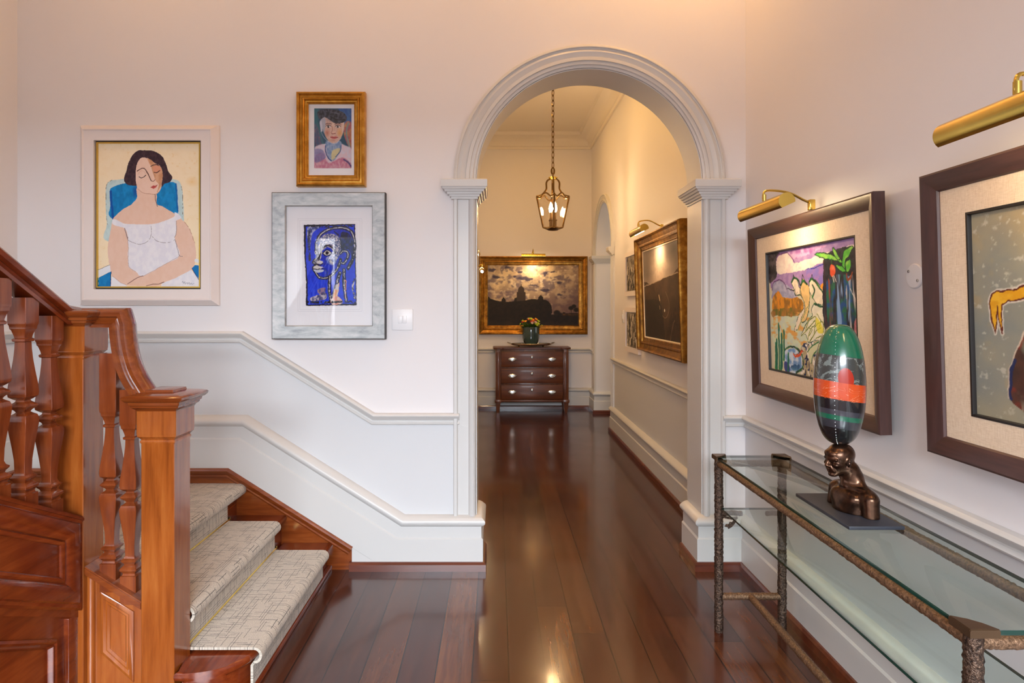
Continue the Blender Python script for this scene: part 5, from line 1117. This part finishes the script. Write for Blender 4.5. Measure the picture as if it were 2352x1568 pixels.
for x, sx_ in ((TX0, 1), (TX1, -1)):
    for y, sy_ in ((TY0, 1), (TY1, -1)):
        bm = new(); a = .062
        ol = [(0, 0), (a, 0), (a * .75, a * .45), (a * .45, a * .75), (0, a)]
        prism(bm, [(x + sx_ * (u - .004), y + sy_ * (v - .004), TT - .0005) for u, v in ol], (0, 0, .006)); bmesh.ops.bevel(bm, geom=bm.edges[:], offset=.0015, segments=2, affect='EDGES')
        prism(bm, [(x + sx_ * (u - .004), y + sy_ * (v - .004), TT - .013) for u, v in ((0, 0), (a, 0), (a, .006), (.006, .006), (.006, a), (0, a))], (0, 0, .014))
        obj('corner_cap', bm, M['brass_cap'], ct)
for x, sx_ in ((lx0, 1), (lx1, -1)):
    for y, sy_ in ((ly0, 1), (ly1, -1)):
        b = rough_tube([(x, y, .52), (x + sx_ * .05, y - .004 * sy_ + sy_ * .02, .530), (x + sx_ * .085, y + sy_ * .045, .536)], .011, M['hammered'], 'branch', ct, .005)
        if x == lx0:
            rough_tube([(x + .01, y, .508), (x + .05, y - .015, .505), (x + .075, y - .02, .510)], .005, M['hammered'], 'twig', b, .006)
            bm = new(); c0 = Vector((x + .07, y - .022, .505)); lf = [(0, 0), (-.012, -.004), (-.02, -.014), (-.030, -.012), (-.034, -.022), (-.046, -.022), (-.052, -.034), (-.040, -.036), (-.036, -.044), (-.022, -.036), (-.012, -.026), (-.004, -.014)]
            prism(bm, [c0 + Vector((u, -.002, v)) for u, v in lf], (0, .0025, 0)); obj('leaf', bm, M['hammered'], b)

# ------------------------------------------------------------------ sculpture
sc_ = thing('sculpture', 'bronze bust with a tall striped green, orange and black egg on its head', 'sculpture', (1.126, 2.03, TT))
bm = new(); box(bm, 1.043, 1.208, 1.866, 2.200, TT, TT + .011, .0015); obj('plate', bm, M['plate'], sc_)
BZ = TT + .011
Fd = Vector((-.985, -.17, 0)).normalized(); Sd = Vector((.17, -.985, 0)).normalized()      # torso facing, and the shoulder nearer the camera
bc_ = np.array((1.130, 2.018, BZ))
class Field:
    """signed distance field on a grid, blended smoothly and turned into one skin"""
    def __init__(s, lo, hi, h):
        s.h = h; s.lo = np.array(lo, float); s.n = (np.ceil((np.array(hi) - s.lo) / h).astype(int) + 1)
        s.P = np.stack(np.meshgrid(*[s.lo[i] + h * np.arange(s.n[i]) for i in range(3)], indexing='ij'), -1).astype(np.float32); s.D = np.full(s.n, 1.0, np.float32)
    def region(s, c, rad):
        a = np.clip(((np.array(c) - rad - s.lo) / s.h).astype(int), 0, s.n); b = np.clip(((np.array(c) + rad - s.lo) / s.h).astype(int) + 2, 0, s.n)
        return tuple(slice(a[i], b[i]) for i in range(3))
    def blend(s, sl, d, k, sub=False):
        D = s.D[sl]
        if sub: D, d = -D, d; 
        hh = np.clip(.5 + .5 * (D - d) / k, 0, 1); r = D * (1 - hh) + d * hh - k * hh * (1 - hh)
        s.D[sl] = -r if sub else r
    def ell(s, c, r, B, k=.006, sub=False):
        sl = s.region(c, max(r) + 3 * k + .006); q = (s.P[sl] - np.array(c, np.float32)) @ B.T.astype(np.float32); r = np.array(r, np.float32)
        k0 = np.linalg.norm(q / r, axis=-1); k1 = np.linalg.norm(q / r ** 2, axis=-1) + 1e-9; s.blend(sl, k0 * (k0 - 1) / k1, k, sub)
    def cap(s, a, b, ra, rb=None, k=.006):
        rb = ra if rb is None else rb; a = np.array(a); b = np.array(b); sl = s.region((a + b) / 2, np.abs(b - a).max() / 2 + max(ra, rb) + 3 * k + .006)
        q = s.P[sl] - a.astype(np.float32); v = (b - a).astype(np.float32); t = np.clip((q @ v) / (v @ v), 0, 1); s.blend(sl, np.linalg.norm(q - t[..., None] * v, axis=-1) - (ra + (rb - ra) * t), k)
    def skin(s):
        D = s.D; ins = D < 0; n = s.n - 1
        cs_ = [(i, j, k) for i in (0, 1) for j in (0, 1) for k in (0, 1)]
        cor_ = np.stack([D[i:n[0] + i, j:n[1] + j, k:n[2] + k] for i, j, k in cs_], -1); sg = cor_ < 0; act = sg.any(-1) & ~sg.all(-1)
        acc = np.zeros(act.shape + (3,), np.float32); cnt = np.zeros(act.shape, np.float32)
        for x in range(8):
            for y in range(x + 1, 8):
                dv = np.array(cs_[y]) - np.array(cs_[x])
                if abs(dv).sum() != 1: continue
                m = sg[..., x] != sg[..., y]; t = cor_[..., x] / (cor_[..., x] - cor_[..., y] + 1e-12)
                acc += np.where(m[..., None], np.array(cs_[x], np.float32) + t[..., None] * dv, 0); cnt += m
        idx = np.full(act.shape, -1, np.int64); ii = np.argwhere(act); idx[act] = np.arange(len(ii))
        V = s.lo + s.h * (ii + acc[act] / cnt[act][:, None]); Fc = []
        for ax in range(3):
            o1, o2 = [q for q in range(3) if q != ax]
            a = ins; b_ = np.roll(ins, -1, ax); ch = (a != b_)
            sl = [slice(1, -1)] * 3; sl[ax] = slice(0, -1); e = np.argwhere(ch[tuple(sl)]); off = np.ones(3, int); off[ax] = 0; e = e + off
            u = np.zeros(3, int); u[o1] = 1; v = np.zeros(3, int); v[o2] = 1
            q = [idx[tuple((e - d).T)] for d in (u * 0, u, u + v, v)]; q = np.stack(q, -1)
            fl_ = ins[tuple(e.T)]; fl_ = fl_ if ax != 1 else ~fl_
            q = np.where(fl_[:, None], q, q[:, ::-1]); Fc.append(q[(q >= 0).all(-1)])
        return V, np.concatenate(Fc)
fd = Field((1.035, 1.895, BZ - .004), (1.215, 2.150, BZ + .222), .00135)
Bt = np.array([Fd, Sd, (0, 0, 1)]); LB = lambda f, s_, z: bc_ + Bt.T @ np.array((f, s_, z))
fd.ell(LB(-.002, 0, .000), (.046, .062, .082), Bt, .015)
fd.cap(LB(-.014, -.064, .052), LB(-.014, .064, .052), .026, k=.018)
for q in (-1, 1):
    fd.cap(LB(-.012, q * .074, .050), LB(-.008, q * .082, -.02), .0245, .0235, k=.010)
    fd.cap(LB(-.018, q * .052, .064), LB(-.014, q * .008, .102), .015, .014, k=.018)
    fd.ell(LB(.022, q * .026, .044), (.016, .030, .024), Bt, .018)
    fd.cap(LB(.020, q * .007, .078), LB(-.004, q * .058, .077), .0042, k=.007)
    fd.ell(LB(-.040, q * .034, .040), (.014, .026, .028), Bt, .014)
fd.cap(LB(-.018, 0, .060), LB(-.002, 0, .125), .032, .027, k=.020)
Fh = Vector((-.975, -.20, -.10)).normalized(); Sh = Fh.cross(Vector((0, 0, 1))).normalized(); Uh = Sh.cross(Fh).normalized()
hc = np.array((1.101, 2.028, BZ + .162)); Bh = np.array([Fh, Sh, Uh]); HP = lambda f, s_, z: hc + Bh.T @ np.array((f, s_, z))
fd.cap(LB(-.012, 0, .105), HP(-.014, 0, -.012), .027, .027, k=.012)
fd.ell(HP(-.007, 0, .012), (.045, .0375, .0375), Bh, .008)
fd.ell(HP(.010, 0, -.010), (.031, .0305, .040), Bh, .012)
for q in (-1, 1):
    fd.cap(HP(-.006, q * .024, -.026), HP(.026, q * .008, -.044), .0085, k=.010)
    fd.ell(HP(.036, q * .0135, -.0015), (.009, .0095, .0065), Bh, .004, True)
    fd.ell(HP(.0295, q * .0130, -.0020), (.0068, .0072, .0062), Bh, .0012)
    fd.cap(HP(.0385, q * .003, .0075), HP(.0315, q * .025, .0050), .0046, .0036, k=.005)
    fd.ell(HP(.027, q * .0215, -.0125), (.011, .0085, .0065), Bh, .007)
    fd.ell(HP(-.004, q * .0368, -.004), (.0100, .0042, .0145), Bh, .0025)
    fd.ell(HP(-.001, q * .0412, -.003), (.0052, .0040, .0085), Bh, .002, True)
    fd.cap(LB(.020, q * .006, .082), HP(-.010, q * .030, -.026), .0055, .007, k=.010)
    fd.cap(HP(.0425, q * .0085, -.0165), HP(.034, q * .016, -.034), .0018, k=.006)
fd.ell(HP(.030, 0, -.028), (.0135, .0150, .0120), Bh, .007)
fd.ell(HP(.032, 0, -.0455), (.0095, .0110, .0075), Bh, .006)
fd.cap(HP(.0375, 0, .004), HP(.0475, 0, -.0120), .0038, .0044, k=.005); fd.ell(HP(.0485, 0, -.0145), (.0052, .0050, .0045), Bh, .003)
for q in (-1, 1):
    fd.ell(HP(.0435, q * .0058, -.0165), (.0050, .0038, .0036), Bh, .0025)
    fd.cap(HP(.0440, 0, -.0262), HP(.0385, q * .0098, -.0290), .0027, .0016, k=.002); fd.cap(HP(.0432, 0, -.0328), HP(.0385, q * .0090, -.0310), .0031, .0016, k=.002)
fd.ell(HP(.030, 0, .022), (.012, .022, .010), Bh, .010)
fd.D = np.maximum(fd.D, BZ + .0002 - fd.P[..., 2])
V, Fc = fd.skin()
off_ = np.array(wloc(sc_)); me = bpy.data.meshes.new('bust'); me.from_pydata((V - off_).tolist(), [], Fc.tolist()); me.update()
bmx = bmesh.new(); bmx.from_mesh(me); bmesh.ops.recalc_face_normals(bmx, faces=bmx.faces); bmx.to_mesh(me); bmx.free()
me.polygons.foreach_set('use_smooth', [True] * len(me.polygons)); me.materials.append(M['bust'])
o = bpy.data.objects.new('bust', me); COL.objects.link(o); o.parent = sc_
md = o.modifiers.new('soften', 'SMOOTH'); md.iterations = 2; md.factor = .5
del fd
ez = BZ + .208
ex_, ey_ = 1.103, 2.03
bm = new(); prof = []
for k in range(41):
    t = k / 40; an = math.pi * t; zz = -math.cos(an); r = max(0, math.sin(an)) ** .70
    prof.append((ez + .1925 + zz * .1925, .0755 * r * (1.0 - .04 * zz)))
lathe(bm, prof, ex_, ey_, 56)
def egg_mat():
    m = NT('striped_stone'); tc = m.n('ShaderNodeTexCoord'); sp = m.n('ShaderNodeSeparateXYZ'); m.l(tc.outputs['Object'], sp.inputs[0])
    # bands tilt slightly; z measured from the plate
    z = m.math('ADD', sp.outputs[2], m.math('MULTIPLY', m.math('ADD', sp.outputs[0], .023), .14)); zz = m.math('DIVIDE', m.math('SUBTRACT', z, ez - TT - .004), .389)
    r = m.n('ShaderNodeValToRGB'); r.color_ramp.interpolation = 'CONSTANT'; m.l(zz, r.inputs[0]); e = r.color_ramp.elements
    st_ = [(0, (22, 24, 26)), (.10, (20, 22, 24)), (.15, (50, 52, 58)), (.215, (18, 96, 70)), (.255, (58, 58, 66)), (.30, (24, 24, 28)), (.385, (206, 74, 24)), (.525, (58, 60, 58)), (.735, (16, 100, 72))]
    while len(e) < len(st_): e.new(.5)
    for i, (p_, c_) in enumerate(st_): e[i].position = p_; e[i].color = rgba(c_)
    n1 = m.noise(m.obj_scaled((1, 1, 1)), 30, 5, .7, 1); n2 = m.noise(m.obj_scaled((1, 1, 1)), 14, 4, .6, 2)
    c = m.mix(m.ramp(n1, [(.40, (0, 0, 0)), (.7, (110, 110, 110))]), r.outputs[0], rgba((20, 22, 22)))
    inb = m.math('MULTIPLY', m.math('GREATER_THAN', zz, .525), m.math('LESS_THAN', zz, .735))
    c = m.mix(m.math('MULTIPLY', inb, m.math('MULTIPLY', m.math('GREATER_THAN', n1, .55), .55)), c, rgba((140, 152, 148)))
    # red patch just above the orange band
    px_ = m.math('SUBTRACT', sp.outputs[0], -.040); d = m.math('SQRT', m.math('ADD', m.math('POWER', m.math('MULTIPLY', px_, 1.0), 2), m.math('POWER', m.math('MULTIPLY', m.math('SUBTRACT', zz, .56), .25), 2)))
    # veins
    vn = m.math('ABSOLUTE', m.math('SUBTRACT', m.noise(m.obj_scaled((1, 1, 3)), 9, 3, .5, 2.5), .5))
    vein = m.math('MULTIPLY', m.math('LESS_THAN', vn, .006), m.math('MULTIPLY', m.math('GREATER_THAN', zz, .38), m.math('LESS_THAN', zz, .49)))
    c = m.mix(m.math('MULTIPLY', vein, .8), c, rgba((226, 150, 110)))
    c = m.mix(m.math('MULTIPLY', m.math('LESS_THAN', d, .022), m.math('GREATER_THAN', zz, .525)), c, rgba((168, 44, 24)))
    m.l(c, m.b.inputs['Base Color']); m.set(Roughness=.22, Coat_Weight=.8, Coat_Roughness=.08); return m.m
egg = obj('stone_egg', bm, egg_mat(), sc_, 60)
# line of small silver studs down the front of the egg, face and chest
bm = new()
an = math.atan2(-.78, -.62)
for k in range(3, 38, 1):
    if k % 1 == 0:
        t = k / 40; zz_, rr2 = prof[k]; g = bmesh.ops.create_icosphere(bm, subdivisions=1, radius=.0011)
        bmesh.ops.translate(bm, verts=g['verts'], vec=(ex_ + rr2 * math.cos(an), ey_ + rr2 * math.sin(an), zz_))
obj('stud_line', bm, M['silver'], sc_)
